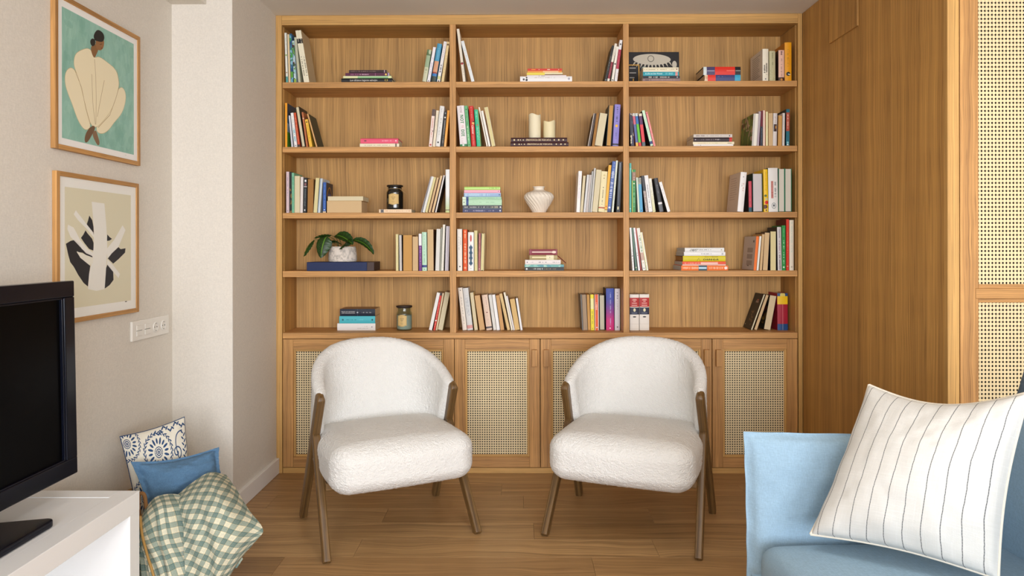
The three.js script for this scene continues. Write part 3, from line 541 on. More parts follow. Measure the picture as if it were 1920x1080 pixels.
{ // large dark picture book standing face-out against the back panel
  const w = 0.30, h = 0.215, z = BACK - 0.045, b = thing('book', 'large black picture book standing face-out behind a small stack, its cover printed with pale shapes', 'book', V(at(1274, 150, z).x - w / 2, SH[0] + 0.0018, -z));
  const faceUV = cell(w * 1000, h * 1000, (g, W, Hh) => {
    const r = rng(5); g.fillStyle = '#171412'; g.fillRect(-2, -2, W + 4, Hh + 4);
    const ink = '#cfc7b2', teal = '#93a59a';
    g.fillStyle = ink; g.beginPath(); g.ellipse(W * 0.48, Hh * 0.2, W * 0.36, Hh * 0.15, 0.02, 0, 7); g.fill();
    for (let i = 0; i < 11; i++) { const x = W * (0.16 + i * 0.065), y = Hh * (0.26 + 0.09 * Math.sin((i + 0.5) / 11 * Math.PI)); g.beginPath(); g.moveTo(x - W * 0.02, y); g.lineTo(x + W * 0.02, y); g.lineTo(x + (i - 5) * W * 0.012, y + Hh * 0.12); g.fill(); }
    g.strokeStyle = '#4a463c'; g.lineWidth = 3; g.beginPath(); g.arc(W * 0.46, Hh * 0.18, Hh * 0.08, 0, 7); g.stroke();
    g.fillStyle = ink; g.beginPath(); g.ellipse(W * 0.91, Hh * 0.34, W * 0.045, Hh * 0.1, 0, 0, 7); g.fill(); g.beginPath(); g.ellipse(W * 0.92, Hh * 0.55, W * 0.05, Hh * 0.08, 0, 0, 7); g.fill(); g.fillRect(W * 0.88, Hh * 0.64, W * 0.12, Hh * 0.12);
    g.fillStyle = teal; g.beginPath(); g.moveTo(W * 0.3, Hh * 0.5); g.quadraticCurveTo(W * 0.55, Hh * 0.42, W * 0.8, Hh * 0.66); g.lineTo(W * 0.35, Hh * 0.66); g.fill(); g.beginPath(); g.arc(W * 0.33, Hh * 0.46, Hh * 0.07, 0, 7); g.fill();
    g.fillStyle = '#171412'; g.beginPath(); g.arc(W * 0.33, Hh * 0.46, Hh * 0.035, 0, 7); g.fill(); g.beginPath(); g.ellipse(W * 0.45, Hh * 0.58, W * 0.08, Hh * 0.04, 0.3, 0, 7); g.fill();
    g.strokeStyle = '#d9a33c'; g.lineWidth = 6; g.strokeRect(W * 0.02, Hh * 0.35, W * 0.21, Hh * 0.46);
    g.fillStyle = '#bdb8ad'; for (let i = 0; i < 3; i++) g.fillRect(W * 0.05, Hh * (0.42 + i * 0.13), W * (0.08 + r() * 0.06), Hh * 0.025);
    g.fillStyle = '#d9a33c'; g.fillRect(W * 0.11, Hh * 0.72, W * 0.025, Hh * 0.06);
  });
  const e = { p: [], n: [], u: [] }, q = { p: [], n: [], u: [] }, bc = solid('#171412');
  quadBox(e, -w / 2, w / 2, 0, h, -0.0025, 0, { all: bc, pz: faceUV }); quadBox(e, -w / 2, w / 2, 0, h, -0.022, -0.0195, { all: bc }); quadBox(e, -w / 2, -w / 2 + 0.002, 0, h, -0.0195, -0.0025, { all: bc });
  quadBox(q, -w / 2 + 0.003, w / 2 - 0.003, 0.003, h - 0.003, -0.0194, -0.0026, { all: [0, 0, 1, 1] });
  part('cover', geoOf(e), bookMat, b); part('pages', geoOf(q), pageMat('w'), b); b.rotation.x = -0.05;
}
stacked(0, 'pa', 151.6, [
  [1205.2, 1275.5, 146.5, '#8f7470', 'mauve-brown paperback, lowest', { depth: 0.105, art: [Mk(0.05, 0.22, '#2a2222', 0.5, 0.5), Mk(0.25, 0.9, '#a58d88', 0.5, 0.5)] }],
  [1206, 1275, 141.4, '#26262c', 'black paperback with white lettering', { depth: 0.105, art: [Mk(0.15, 0.4, '#efe9d6', 0.5, 0.7), Mk(0.46, 0.72, '#efe9d6', 0.5, 0.6), ['d', 0.93, 0.3, '#aaa']] }],
  [1206, 1273, 133.5, '#1f9fae', 'teal paperback with white title', { depth: 0.105, art: [T(0.06, 0.54, 'A Life on Our Planet', '#d9f2ee', 0.5, 0.5), Mk(0.63, 0.82, '#a8dfe0', 0.5, 0.5), ['b', 0.9, 0.97, '#d99a94'], ['v', 0.9, 1, '#e8f2ee']] }],
  [1206, 1272.3, 125.6, '#ece3c4', 'cream paperback, topmost', { depth: 0.105, art: [Mk(0.03, 0.34, '#a89a74', 0.45, 0.25), Mk(0.4, 0.66, '#a89a74', 0.45, 0.25), Mk(0.75, 0.88, '#a89a74', 0.45, 0.2), ['d', 0.945, 0.14, '#803a2a']] }],
], { where: 'before black picture book' });
stacked(0, 'pa', 151.8, [
  [1321.2, 1388.5, 140.3, '#3d4577', 'thick red and navy book with cyan end, lower', { paper: 't', board: '#2a1512', depth: 0.16, art: [Bd(0, 0.09, '#ecd3b0'), Mk(0.0, 0.09, '#c98a64', 0.5, 0.7), Bd(0.09, 0.31, '#e23a2a'), Bd(0.84, 1, '#35a9cb'), Mk(0.34, 0.57, '#7c86ae', 0.7, 0.15)] }],
  [1319.3, 1389, 125, '#df2a12', 'thick navy and red book with black end, upper', { paper: 't', board: '#100a0a', hard: true, depth: 0.16, art: [Bd(0, 0.09, '#d8e2de'), Bd(0.09, 0.31, '#473f66'), Bd(0.85, 1, '#101316'), ['f', (g, w, h) => { g.fillStyle = '#a9a7b8'; g.fillRect(w * 0.45, h * 0.1, w * 0.1, h * 0.2); g.fillStyle = '#f06a52'; g.fillRect(w * 0.45, h * 0.62, w * 0.12, h * 0.22); g.fillStyle = '#99a29c'; g.fillRect(w * 0.45, h * 0.86, w * 0.1, h * 0.13); }]] }],
], {});
standing(0, 'pa', 'panel', 151.3, [
  [1430.2, 1430.2, 11, 91.4, '#f0e9d2', 'thick cream paperback showing a printed back cover', { depth: 0.2, art: [Mk(0.45, 0.8, '#2b2620', 0.68, 0.3), Mk(0.5, 0.75, '#2b2620', 0.32, 0.28), ['d', 0.94, 0.12, '#777']], face: lines('#ddd0c0', '#6a5c4c', 12) }],
  [1442.8, 1442.6, 11.4, 95.6, '#c2bd93', 'sage paperback with mottled foot', { art: [Mk(0.06, 0.55, '#83805a', 0.5, 0.25), ['f', (g, w, h, r) => { for (let i = 0; i < 60; i++) { g.fillStyle = ['#a79a5a', '#dcd49a', '#8f9a6a'][i % 3]; g.fillRect(r() * w, h * (0.65 + r() * 0.35), 3, 4); } }]] }],
  [1459.6, 1459.6, 11, 94.2, '#ecbfa8', 'dark paperback with salmon spine label', { board: '#2c1c14', art: [Mk(0.03, 0.18, '#54303a', 0.5, 0.35), Mk(0.25, 0.85, '#b28a7c', 0.5, 0.25), Bd(0.89, 1, '#4a2a1a'), ['d', 0.96, 0.2, '#c98a3c']] }],
  [1471.9, 1471.8, 12.8, 79.4, '#f0a408', 'tall marigold paperback with bird emblem', { board: '#c87a10', art: [Mk(0.18, 0.65, '#b9860c', 0.45, 0.25), Mk(0.2, 0.7, '#e08a2c', 0.72, 0.2), ['d', 0.82, 0.3, '#1d2620'], ['f', (g, w, h) => { g.fillStyle = '#efe9da'; g.beginPath(); g.ellipse(w * 0.62, h * 0.83, w * 0.2, h * 0.014, 0.1, 0, 7); g.fill(); }]] }],
]);
// ---- second shelf
standing(1, 'wa', 'wall', 275.7, [
  [533.8, 533.8, 4.3, 192.6, '#f2a012', 'tall amber-spined book with a landscape cover', { face2: 1, face: (g, w, h) => { g.fillStyle = '#2f6f96'; g.fillRect(-2, -2, w + 4, h + 4); g.fillStyle = '#0f3a58'; g.fillRect(0, 0, w, h * 0.3); g.fillStyle = '#a9bcc8'; g.fillRect(0, h * 0.45, w, h * 0.2); g.fillStyle = '#5c9a34'; g.fillRect(0, h * 0.65, w, h * 0.4); } }],
  [546.3, 541, 2.9, 216.4, '#d9d9e0', 'very thin pale grey book'],
  [551.7, 544.3, 5.4, 211, '#efeeea', 'white book with turquoise title', { art: [Mk(0.1, 0.35, '#b5b0a6', 0.5, 0.3), Mk(0.42, 0.86, '#3a9fb8', 0.5, 0.62), ['d', 0.96, 0.25, '#999']] }],
  [558.6, 550.6, 4, 211, '#d4532c', 'vermilion book', { art: [Mk(0.15, 0.85, '#ecc0a4', 0.5, 0.3), Bd(0.93, 1, '#3a3230')] }],
  [565.3, 553.2, 7, 199, '#23201a', 'thick book shelved pages-out, dark covers', { pages: 'c', hard: true }],
  [574, 565.2, 3.4, 210, '#bd6c3e', 'terracotta book', { art: [['d', 0.18, 0.4, '#f0d8b8'], Mk(0.3, 0.9, '#8c4a2a', 0.5, 0.3)] }],
  [579.6, 570.8, 5.8, 223, '#f1bd3a', 'short yellow book with small black emblem', { art: [['d', 0.1, 0.25, '#4a3428'], Mk(0.2, 0.8, '#b98a24', 0.5, 0.3)] }],
  [592, 575, 3, 213, '#d6a468', 'slanted slim tan book, outermost', { board: '#24352c' }],
]);
stacked(1, 'wa', 275.1, [
  [674, 748, 268.7, '#efe4c6', 'cream paperback, lower', { art: [Mk(0.1, 0.4, '#bdb594', 0.5, 0.35), Mk(0.43, 0.8, '#a9a182', 0.5, 0.3), ['b', 0.9, 0.94, '#7a6c5a']] }],
  [675.6, 746.5, 259, '#ec5a79', 'bright pink book, upper', { hard: true, art: [['f', (g, w, h) => { g.fillStyle = '#4a3a30'; g.beginPath(); g.ellipse(w * 0.5, h * 0.13, w * 0.1, h * 0.035, 0, 0, 7); g.fill(); }], Mk(0.55, 0.82, '#f7b3c2', 0.5, 0.3), ['d', 0.94, 0.14, '#fbdde2'], ['v', 0.92, 1, '#b22f44']] }],
], {});
standing(1, 'wa', 'divider', 274, [
  [803.7, 810.3, 6.2, 203.3, '#eedcd2', 'pinkish white book with dark head', { art: [Bd(0, 0.18, '#5f4a42'), splash(['#5f4a42'], 1, 0.1), Mk(0.22, 0.75, '#d08a80', 0.5, 0.4), ['d', 0.95, 0.3, '#b5483f']] }],
  [810.9, 818.2, 5, 205.8, '#eaddc2', 'plain cream slim book', { art: [Mk(0.1, 0.7, '#cbb894', 0.5, 0.25)] }],
  [816.3, 825, 8.6, 197.3, '#e6e5e0', 'tallest book, white with grey lettering', { art: [Mk(0.05, 0.18, '#b8c2c6', 0.5, 0.3), Mk(0.3, 0.46, '#a5a695', 0.6, 0.4), Mk(0.52, 0.72, '#c2c2bc', 0.5, 0.35), ['d', 0.9, 0.2, '#2b2826']] }],
  [826.7, 833.4, 4.5, 207.7, '#2a2826', 'black book with white spine lettering', { art: [['d', 0.05, 0.3, '#8a9390'], ['d', 0.17, 0.35, '#f0ece2'], Mk(0.25, 0.9, '#b9b4ae', 0.6, 0.5)] }],
  [832.8, 839.6, 4.4, 205.5, '#eea02c', 'bright orange slim book', { art: [['g', 0.4, 1, ['#eea02c', '#f0b870']]] }],
]);
standing(1, 'mi', 'wall', 274, [
  [862.5, 856.4, 13.6, 196.5, '#eee6e6', 'thick white book with green capitals', { art: [T(0.02, 0.18, 'HOW', '#b7a9aa', 0.5, 0.45), T(0.22, 0.44, 'NOT', '#2c7a44', 0.55, 0.62), T(0.48, 0.55, 'TO', '#d7a9aa', 0.55, 0.4), T(0.58, 0.76, 'DIE', '#2c7a44', 0.55, 0.62), Mk(0.8, 0.92, '#d9c2c4', 0.4, 0.3), Bd(0.945, 1, '#35834d'), ['f', (g, w, h) => { g.fillStyle = '#eef0ea'; g.fillRect(w * 0.35, h * 0.95, w * 0.25, h * 0.04); }]] }],
  [877, 870.6, 6, 197.3, '#66b374', 'light green book', { art: [['d', 0.09, 0.2, '#1f3a2a'], Mk(0.16, 0.46, '#3c8a55', 0.5, 0.4), Mk(0.5, 0.88, '#d9efc9', 0.45, 0.55), ['d', 0.96, 0.2, '#2a5a3a']] }],
  [884, 878.7, 8.6, 197.7, '#cd2a22', 'red book with white title', { art: [Mk(0.03, 0.33, '#ee9a90', 0.5, 0.3), ['d', 0.43, 0.3, '#e5b46a', 0.75], ['d', 0.39, 0.15, '#3a1a12', 0.8], T(0.48, 0.7, 'Cáncer', '#fbeee6', 0.55, 0.6), Mk(0.73, 0.95, '#e58a80', 0.5, 0.35)] }],
  [893.9, 888.8, 8.2, 204.3, '#3bbc8e', 'jade green book with small red heart', { art: [Mk(0.05, 0.24, '#a8e6cd', 0.45, 0.35), ['d', 0.42, 0.16, '#d43f4a'], Mk(0.48, 0.8, '#bff0dc', 0.4, 0.25), Mk(0.48, 0.85, '#8fdcbd', 0.75, 0.2), ['v', 0.92, 1, '#c9a03c']] }],
  [912, 896.9, 2.8, 200, '#efe8d6', 'very thin slanted cream book', {}],
  [915.8, 901.7, 4.2, 206.7, '#f4f0e6', 'thin slanted white book'],
  [921.9, 907.6, 7, 199.4, '#f3ead8', 'slanted cream book shelved pages-out', { pages: 'y' }],
]);
const volTop = stacked(1, 'mi', 273.6, [
  [957.2, 1065.9, 265.7, '#3a1418', 'leather volume with gilt lettering, lower', { depth: 0.155, hard: true, art: [T(0.29, 0.72, 'PROVINCIA DE VIZCAYA', '#ecd9a6', 0.5, 0.55, 'bold serif'), ['d', 0.07, 0.18, '#e8d6a2'], ['d', 0.15, 0.16, '#e8d6a2'], ['d', 0.19, 0.12, '#e8d6a2'], ['d', 0.24, 0.14, '#e8d6a2'], ['d', 0.79, 0.16, '#e8d6a2'], ['d', 0.87, 0.18, '#e8d6a2'], ['d', 0.94, 0.16, '#e8d6a2']] }],
  [958, 1063.5, 257, '#3a1418', 'leather volume with gilt lettering, upper', { depth: 0.155, hard: true, art: [T(0.27, 0.71, 'PROVINCIA DE VIZCAYA', '#ecd9a6', 0.5, 0.55, 'bold serif'), ['d', 0.06, 0.18, '#e8d6a2'], ['d', 0.13, 0.16, '#e8d6a2'], ['d', 0.17, 0.12, '#e8d6a2'], ['d', 0.22, 0.14, '#e8d6a2'], ['d', 0.77, 0.16, '#e8d6a2'], ['d', 0.85, 0.18, '#e8d6a2'], ['d', 0.93, 0.16, '#e8d6a2']] }],
], { where: 'under candles' });
standing(1, 'mi', 'panel', 273.2, [
  [1104, 1115.6, 5.2, 211, '#3a2a20', 'dark brown slanted book', { art: [['v', 0, 0.2, '#e6ddd0'], Mk(0.3, 0.8, '#6a5040', 0.6, 0.3)] }],
  [1109.6, 1118.8, 5.6, 210.6, '#8a5a28', 'brown-edged book shelved pages-out', { pages: 'b' }],
  [1115.2, 1125.4, 14.6, 210, '#2b4a50', 'thick beige book shelved pages-out', { pages: 'c' }],
  [1136.4, 1142, 9.4, 195.6, '#20302e', 'tall amber book shelved pages-out', { pages: 'o', hard: true }],
  [1148.6, 1153, 11, 194.6, '#8f86cf', 'tall lavender book with yellow ball', { art: [Mk(0.06, 0.42, '#3a3a5c', 0.5, 0.35), ['d', 0.515, 0.24, '#f0b52c'], Mk(0.62, 0.82, '#6a64a4', 0.5, 0.3), ['b', 0.94, 0.98, '#3a3848']] }],
]);
standing(1, 'pa', 'divider', 272.4, [
  [1183, 1179.8, 6.4, 210.6, '#2e2c3a', 'black patterned book', { art: [Bd(0, 0.06, '#5a2a2c'), splash(['#e6dcb8', '#2e2c3a', '#4a4860'], 16, 0.18), Mk(0.72, 0.95, '#6f64a0', 0.5, 0.4)] }],
  [1192.2, 1185.6, 4.6, 210.3, '#d9677c', 'rose, blue and yellow banded book', { art: [Bd(0, 0.09, '#d3d3c6'), Bd(0.34, 0.89, '#5c6aa4'), Bd(0.89, 1, '#f0b84a')] }],
  [1198, 1191, 5, 210.3, '#2f74b4', 'blue, lime and red banded book', { art: [Bd(0, 0.09, '#cfd8d0'), Bd(0.33, 0.89, '#63bf2a'), Bd(0.89, 1, '#e03a3a')] }],
  [1204.4, 1197.4, 6, 211, '#5b2a5c', 'purple, red and grey banded book', { art: [Bd(0, 0.08, '#e8dcc0'), Bd(0.34, 0.88, '#e03f48'), Bd(0.88, 1, '#57676a')] }],
  [1219.5, 1203.2, 5.4, 205, '#cdeccd', 'slanted mint book with navy foot', { board: '#24221c', art: [Mk(0.2, 0.7, '#8fb89a', 0.5, 0.2), Bd(0.87, 0.95, '#2c3f78')] }],
  [1225.8, 1210.6, 4, 207.7, '#f08a8a', 'slanted salmon-pink book', { art: [Mk(0.1, 0.9, '#f6c9c2', 0.5, 0.35), ['d', 0.04, 0.3, '#b54048']] }],
]);
stacked(1, 'pa', 273, [
  [1301, 1375.3, 269.8, '#eeecea', 'thin white book, lowest', { art: [['d', 0.18, 0.2, '#7a6a5a']], depth: 0.155 }],
  [1300, 1377, 265, '#efe3bf', 'cream book with short dark mark', { art: [Mk(0.1, 0.35, '#c9a97a', 0.5, 0.25), Mk(0.4, 0.6, '#c9c88c', 0.5, 0.35), ['f', (g, w, h) => { g.fillStyle = '#4a4438'; g.fillRect(w * 0.4, h * 0.84, w * 0.18, h * 0.1); }]], depth: 0.155 }],
  [1301, 1372.7, 256.9, '#33262a', 'dark brown paperback with red end', { art: [Bd(0.93, 1, '#c9302a'), Mk(0.2, 0.55, '#8f8286', 0.5, 0.3), ['b', 0.57, 0.71, '#33262a'], Mk(0.57, 0.71, '#efe6e2', 0.5, 0.3), ['d', 0.05, 0.12, '#d9ccd2']], depth: 0.155 }],
  [1301, 1373.3, 251, '#cfc6bb', 'greyish white paperback, topmost', { art: [Mk(0.06, 0.28, '#6a544c', 0.5, 0.4), Mk(0.32, 0.72, '#a59a90', 0.5, 0.35), ['d', 0.93, 0.2, '#3a3a44']], depth: 0.155 }],
], {});
standing(1, 'pa', 'panel', 272.5, [
  [1411, 1414.6, 3, 212, '#cfcabf', 'book with green garden picture on its cover', { depth: 0.2, face: scenic(['#4a6a2c', '#2f4a1e', '#7a8a3a', '#c4ae98', '#5a3a24', '#b59a8a']) }],
  [1413.9, 1417.8, 6.2, 212, '#f0ecdc', 'ivory book'],
  [1421.6, 1425.4, 4.2, 208, '#b5a9ad', 'mauve-grey slim book', { art: [Mk(0.6, 0.95, '#8a5c96', 0.8, 0.3)] }],
  [1426.3, 1428, 4.4, 206.7, '#6b1626', 'slim book, maroon above charcoal', { art: [Bd(0.45, 1, '#2c3440'), Mk(0.5, 0.9, '#6a7480', 0.6, 0.3)] }],
  [1431.2, 1431.4, 4.4, 206, '#f3d9c6', 'peach-white slim book', { art: [['v', 0.8, 1, '#a5482a']] }],
  [1436.3, 1436.4, 4, 208.6, '#ece4b0', 'pale yellow slim book', {}],
  [1441, 1441, 8.2, 211.5, '#c9ab78', 'sandy book shelved pages-out', { pages: 't' }],
  [1449.5, 1450.8, 7.6, 211.3, '#ddd5d0', 'white book with small dark picture', { art: [Mk(0.06, 0.3, '#b5aaa6', 0.5, 0.4), ['f', (g, w, h) => { g.fillStyle = '#3a1c10'; g.fillRect(w * 0.12, h * 0.34, w * 0.76, h * 0.22); g.fillStyle = '#e09a3a'; g.beginPath(); g.ellipse(w * 0.65, h * 0.43, w * 0.14, h * 0.05, 0, 0, 7); g.fill(); }]] }],
  [1458.8, 1459.8, 7.8, 215.5, '#8a5a20', 'ochre book shelved pages-out', { pages: 'o' }],
  [1467.3, 1468.2, 4.4, 211, '#dcd6cf', 'off-white slim book', { art: [Mk(0.1, 0.9, '#c2bab0', 0.5, 0.3)] }],
  [1473.8, 1474.4, 6.6, 204, '#156a7c', 'teal hardback with rust-red label', { board: '#0d2026', hard: true, art: [Bd(0.09, 0.6, '#b04a34'), Mk(0.14, 0.55, '#efd9c4', 0.5, 0.4), ['d', 0.91, 0.3, '#8fc9cf'], ['d', 0.965, 0.25, '#dfe8e4']] }],
]);
// ---- third shelf
standing(2, 'wa', 'wall', 398.8, [
  [536.2, 536.2, 5.7, 321.3, '#d6bfc2', 'pale lilac-pink book', { art: [Mk(0.1, 0.6, '#9a84a4', 0.5, 0.3), ['d', 0.95, 0.2, '#8a7a80']] }],
  [542.2, 542.2, 4.2, 321.7, '#1f1b18', 'black book with gilt blots', { art: [splash(['#8a6a34', '#1f1b18', '#54402a'], 9, 0.4), Bd(0, 0.1, '#1c1c1e')] }],
  [546.9, 546.6, 4.8, 323.5, '#77b895', 'mint green book', { art: [Mk(0.1, 0.3, '#3c7a60', 0.5, 0.4), Mk(0.35, 0.9, '#4f9474', 0.5, 0.3)] }],
  [551.9, 552.1, 10, 329.3, '#e2cf9f', 'thick cream book shelved pages-out', { pages: 'c' }],
  [562.2, 563.4, 5.2, 331.4, '#e5dcd6', 'plain whitish slim book'],
  [568, 569.5, 6.2, 332.7, '#1f1f1f', 'black book with white square marks', { art: [['f', (g, w, h) => { g.fillStyle = '#eee'; g.fillRect(w * 0.25, h * 0.06, w * 0.55, h * 0.06); g.fillStyle = '#8a5a5c'; g.fillRect(w * 0.2, h * 0.15, w * 0.6, h * 0.08); g.fillStyle = '#ddd'; g.fillRect(w * 0.3, h * 0.9, w * 0.35, h * 0.05); }], Bd(0.24, 0.27, '#b8b0ae'), Mk(0.32, 0.8, '#7c8a8e', 0.5, 0.35)] }],
  [575.6, 576.8, 11.4, 335.3, '#7a5222', 'ochre-brown book shelved pages-out', { pages: 'b' }],
  [587.4, 592, 6.8, 333, '#e9dcae', 'cream slanted book shelved pages-out', { pages: 'y' }],
  [595, 600, 5, 334, '#cdd6da', 'pale grey-blue slanted book', { art: [['v', 0, 0.3, '#8fa3b8']] }],
  [604.6, 605.4, 6, 341.4, '#2456a6', 'short royal blue book with arched cover picture', { face2: 1, depth: 0.14, art: [Mk(0.08, 0.9, '#6f92cc', 0.5, 0.35), ['d', 0.9, 0.2, '#cfd6e0'], Bd(0.95, 1, '#d9c2a0')], face: (g, w, h) => { g.fillStyle = '#2a2430'; g.fillRect(-2, -2, w + 4, h + 4); g.strokeStyle = '#c08a2c'; g.lineWidth = 5; g.beginPath(); g.moveTo(w * 0.15, h); g.lineTo(w * 0.15, h * 0.4); g.quadraticCurveTo(w * 0.5, -h * 0.1, w * 0.85, h * 0.4); g.lineTo(w * 0.85, h); g.stroke(); g.fillStyle = '#3c4478'; g.fillRect(w * 0.25, h * 0.35, w * 0.5, h * 0.6); } }],
]);
stacked(2, 'wa', 398.8, [
  [612.6, 678, 376.4, '#c49a62', 'thick tan book, pages-out, lower', { pages: 't' }],
  [614, 680.5, 367.7, '#c9a86a', 'thin cream book, pages-out, upper', { pages: 'c' }],
], { where: 'beside short blue book' });
const jarBookTop = stacked(2, 'wa', 398.5, [[710.4, 771.5, 392.2, '#efd2ad', 'slim peach paperback lying', { art: [Bd(0.05, 0.15, '#8a8480'), ['d', 0.1, 0.3, '#3a3a3c'], Mk(0.2, 0.48, '#d9a070', 0.5, 0.35), Mk(0.52, 0.75, '#c49a74', 0.5, 0.3), Mk(0.85, 0.97, '#c98a5c', 0.5, 0.3)] }]], { where: 'under the black jar' });
standing(2, 'wa', 'divider', 397.8, [
  [789.2, 807.8, 2.4, 329.8, '#8a8588', 'thinnest grey slanted book'],
  [792, 809.8, 4.5, 329.6, '#e2e2dc', 'pale grey-white slanted book'],
  [796.8, 813.6, 4.6, 330.8, '#ecdc8e', 'pale yellow slanted book', { pages: 'y' }],
  [802.5, 818.8, 4.8, 331.4, '#8a4a2c', 'tan slanted book shelved pages-out', { pages: 't' }],
  [808.6, 825.5, 5, 328, '#5a2a26', 'peach slanted book shelved pages-out', { pages: '#f0cf9e' }],
  [815.3, 831.6, 3, 327.4, '#ddd6cf', 'silver-grey slim slanted book', { board: '#2c241c' }],
  [835, 835.4, 7.8, 316.9, '#eef0ee', 'tall white upright book with greenish foot', { art: [['g', 0.6, 1, ['#eef0ee', '#cfdcc2', '#c6d08a']], Bd(0.93, 0.95, '#7a6f5a')] }],
]);
stacked(2, 'mi', 397.7, [
  [867.5, 941, 391, '#33345c', 'navy book with white lettering, lowest', { art: [Mk(0.04, 0.12, '#e6e2ea', 0.5, 0.4), Mk(0.24, 0.58, '#c9c4d6', 0.5, 0.45), Mk(0.66, 0.82, '#c9c4d6', 0.5, 0.4), ['d', 0.955, 0.22, '#e8e8ee']] }],
  [867.5, 940.8, 384.2, '#3a3c44', 'charcoal book with white lettering', { art: [Mk(0.04, 0.12, '#e6e2e0', 0.5, 0.4), Mk(0.18, 0.65, '#c9c4c0', 0.5, 0.45), Mk(0.7, 0.9, '#d9c9a4', 0.5, 0.6), ['d', 0.965, 0.22, '#eee'], ['v', 0, 0.1, '#5a7a8a']] }],
  [867, 940.8, 372.8, '#b9e0bd', 'thick mint book with navy band', { board: '#1f2a24', art: [Bd(0, 0.09, '#d9ecd2'), Bd(0.095, 0.155, '#3c508c'), Mk(0.24, 0.5, '#7fae8c', 0.5, 0.14), Mk(0.6, 0.8, '#7fae8c', 0.5, 0.14), ['d', 0.04, 0.09, '#3a4a3c']] }],
  [867, 940, 368.3, '#a5d3ae', 'thin mint book with navy band', { art: [Bd(0, 0.09, '#d9ecd2'), Bd(0.095, 0.155, '#33447c'), Mk(0.24, 0.9, '#7aa688', 0.5, 0.3)] }],
  [870, 939, 360.8, '#9dbadf', 'light blue book with striped lettering', { art: [Mk(0.03, 0.7, '#c6e4f0', 0.5, 0.7), ['v', 0.85, 1, '#cfe0f4'], ['d', 0.96, 0.14, '#2c3a54']] }],
  [870.3, 938, 355.3, '#ea92aa', 'pink book', { hard: true, art: [['v', 0.4, 0.7, '#f6c2ce'], ['d', 0.95, 0.2, '#b888a8']] }],
  [870.6, 938, 349.4, '#a9d85a', 'lime green book, topmost', { art: [['v', 0.3, 0.6, '#cbec92'], Mk(0.7, 0.95, '#86b43c', 0.6, 0.4)] }],
], { where: 'beside the vase' });
standing(2, 'mi', 'panel', 397.6, [
  [1080.8, 1085, 6.6, 320, '#f1eee9', 'white book with lilac lettering', { art: [Mk(0.1, 0.7, '#cfc2d0', 0.5, 0.25)] }],
  [1088, 1093.6, 5, 328.7, '#d9c28e', 'beige book shelved pages-out', { pages: 'c' }],
  [1094, 1101, 4.2, 327, '#d6d5d2', 'light grey book'],
  [1098.4, 1105.4, 4, 327.2, '#c4bab2', 'warm grey book'],
  [1102.8, 1110, 3, 320.6, '#b3b2ac', 'very slim grey book'],
  [1106.6, 1114.2, 3.4, 314.7, '#c7c5bd', 'slim silvery book, taller than its neighbours'],
  [1110.4, 1118.4, 10, 317.2, '#e6d8a6', 'broad cream book shelved pages-out', { pages: 'c' }],
  [1121.6, 1128, 11.6, 320.6, '#ecdfae', 'broad straw-coloured book with red logo', { art: [['d', 0.1, 0.18, '#d9c88a'], ['d', 0.17, 0.08, '#6a4a2a'], Mk(0.45, 0.82, '#5a5034', 0.5, 0.16), ['b', 0.88, 0.91, '#b5482a'], ['d', 0.4, 0.08, '#333']] }],
  [1133.6, 1141.8, 5.4, 309, '#f0b026', 'golden yellow book', { board: '#8a6a12', art: [['d', 0.88, 0.25, '#c94a2a'], ['b', 0.945, 0.955, '#222'], Bd(0.96, 1, '#e6d8a0')] }],
  [1139.6, 1149.8, 6.8, 301.7, '#3f5fa8', 'cobalt blue book with white script', { board: '#1c2340', art: [Mk(0.02, 0.2, '#8fa4d4', 0.6, 0.5), Mk(0.2, 0.72, '#f2f2f6', 0.5, 0.85), Mk(0.74, 0.88, '#8fa4d4', 0.5, 0.4), ['d', 0.91, 0.3, '#dfe4f0'], Bd(0.95, 1, '#2b3c6a')] }],
  [1146.8, 1155.4, 3.6, 300.6, '#dfe4d2', 'slim greenish white book', { art: [Mk(0.2, 0.9, '#a9b89a', 0.5, 0.4)] }],
  [1155.6, 1160.2, 7, 302.8, '#16181c', 'black book with silver spine line', { art: [['f', (g, w, h) => { const q = g.createLinearGradient(0, 0, 0, h); q.addColorStop(0, '#8f9aa8'); q.addColorStop(1, '#3c4654'); g.fillStyle = q; g.fillRect(w * 0.32, h * 0.02, w * 0.25, h * 0.85); g.fillStyle = '#d9cfa4'; g.fillRect(w * 0.22, h * 0.89, w * 0.4, h * 0.06); }]] }],
]);
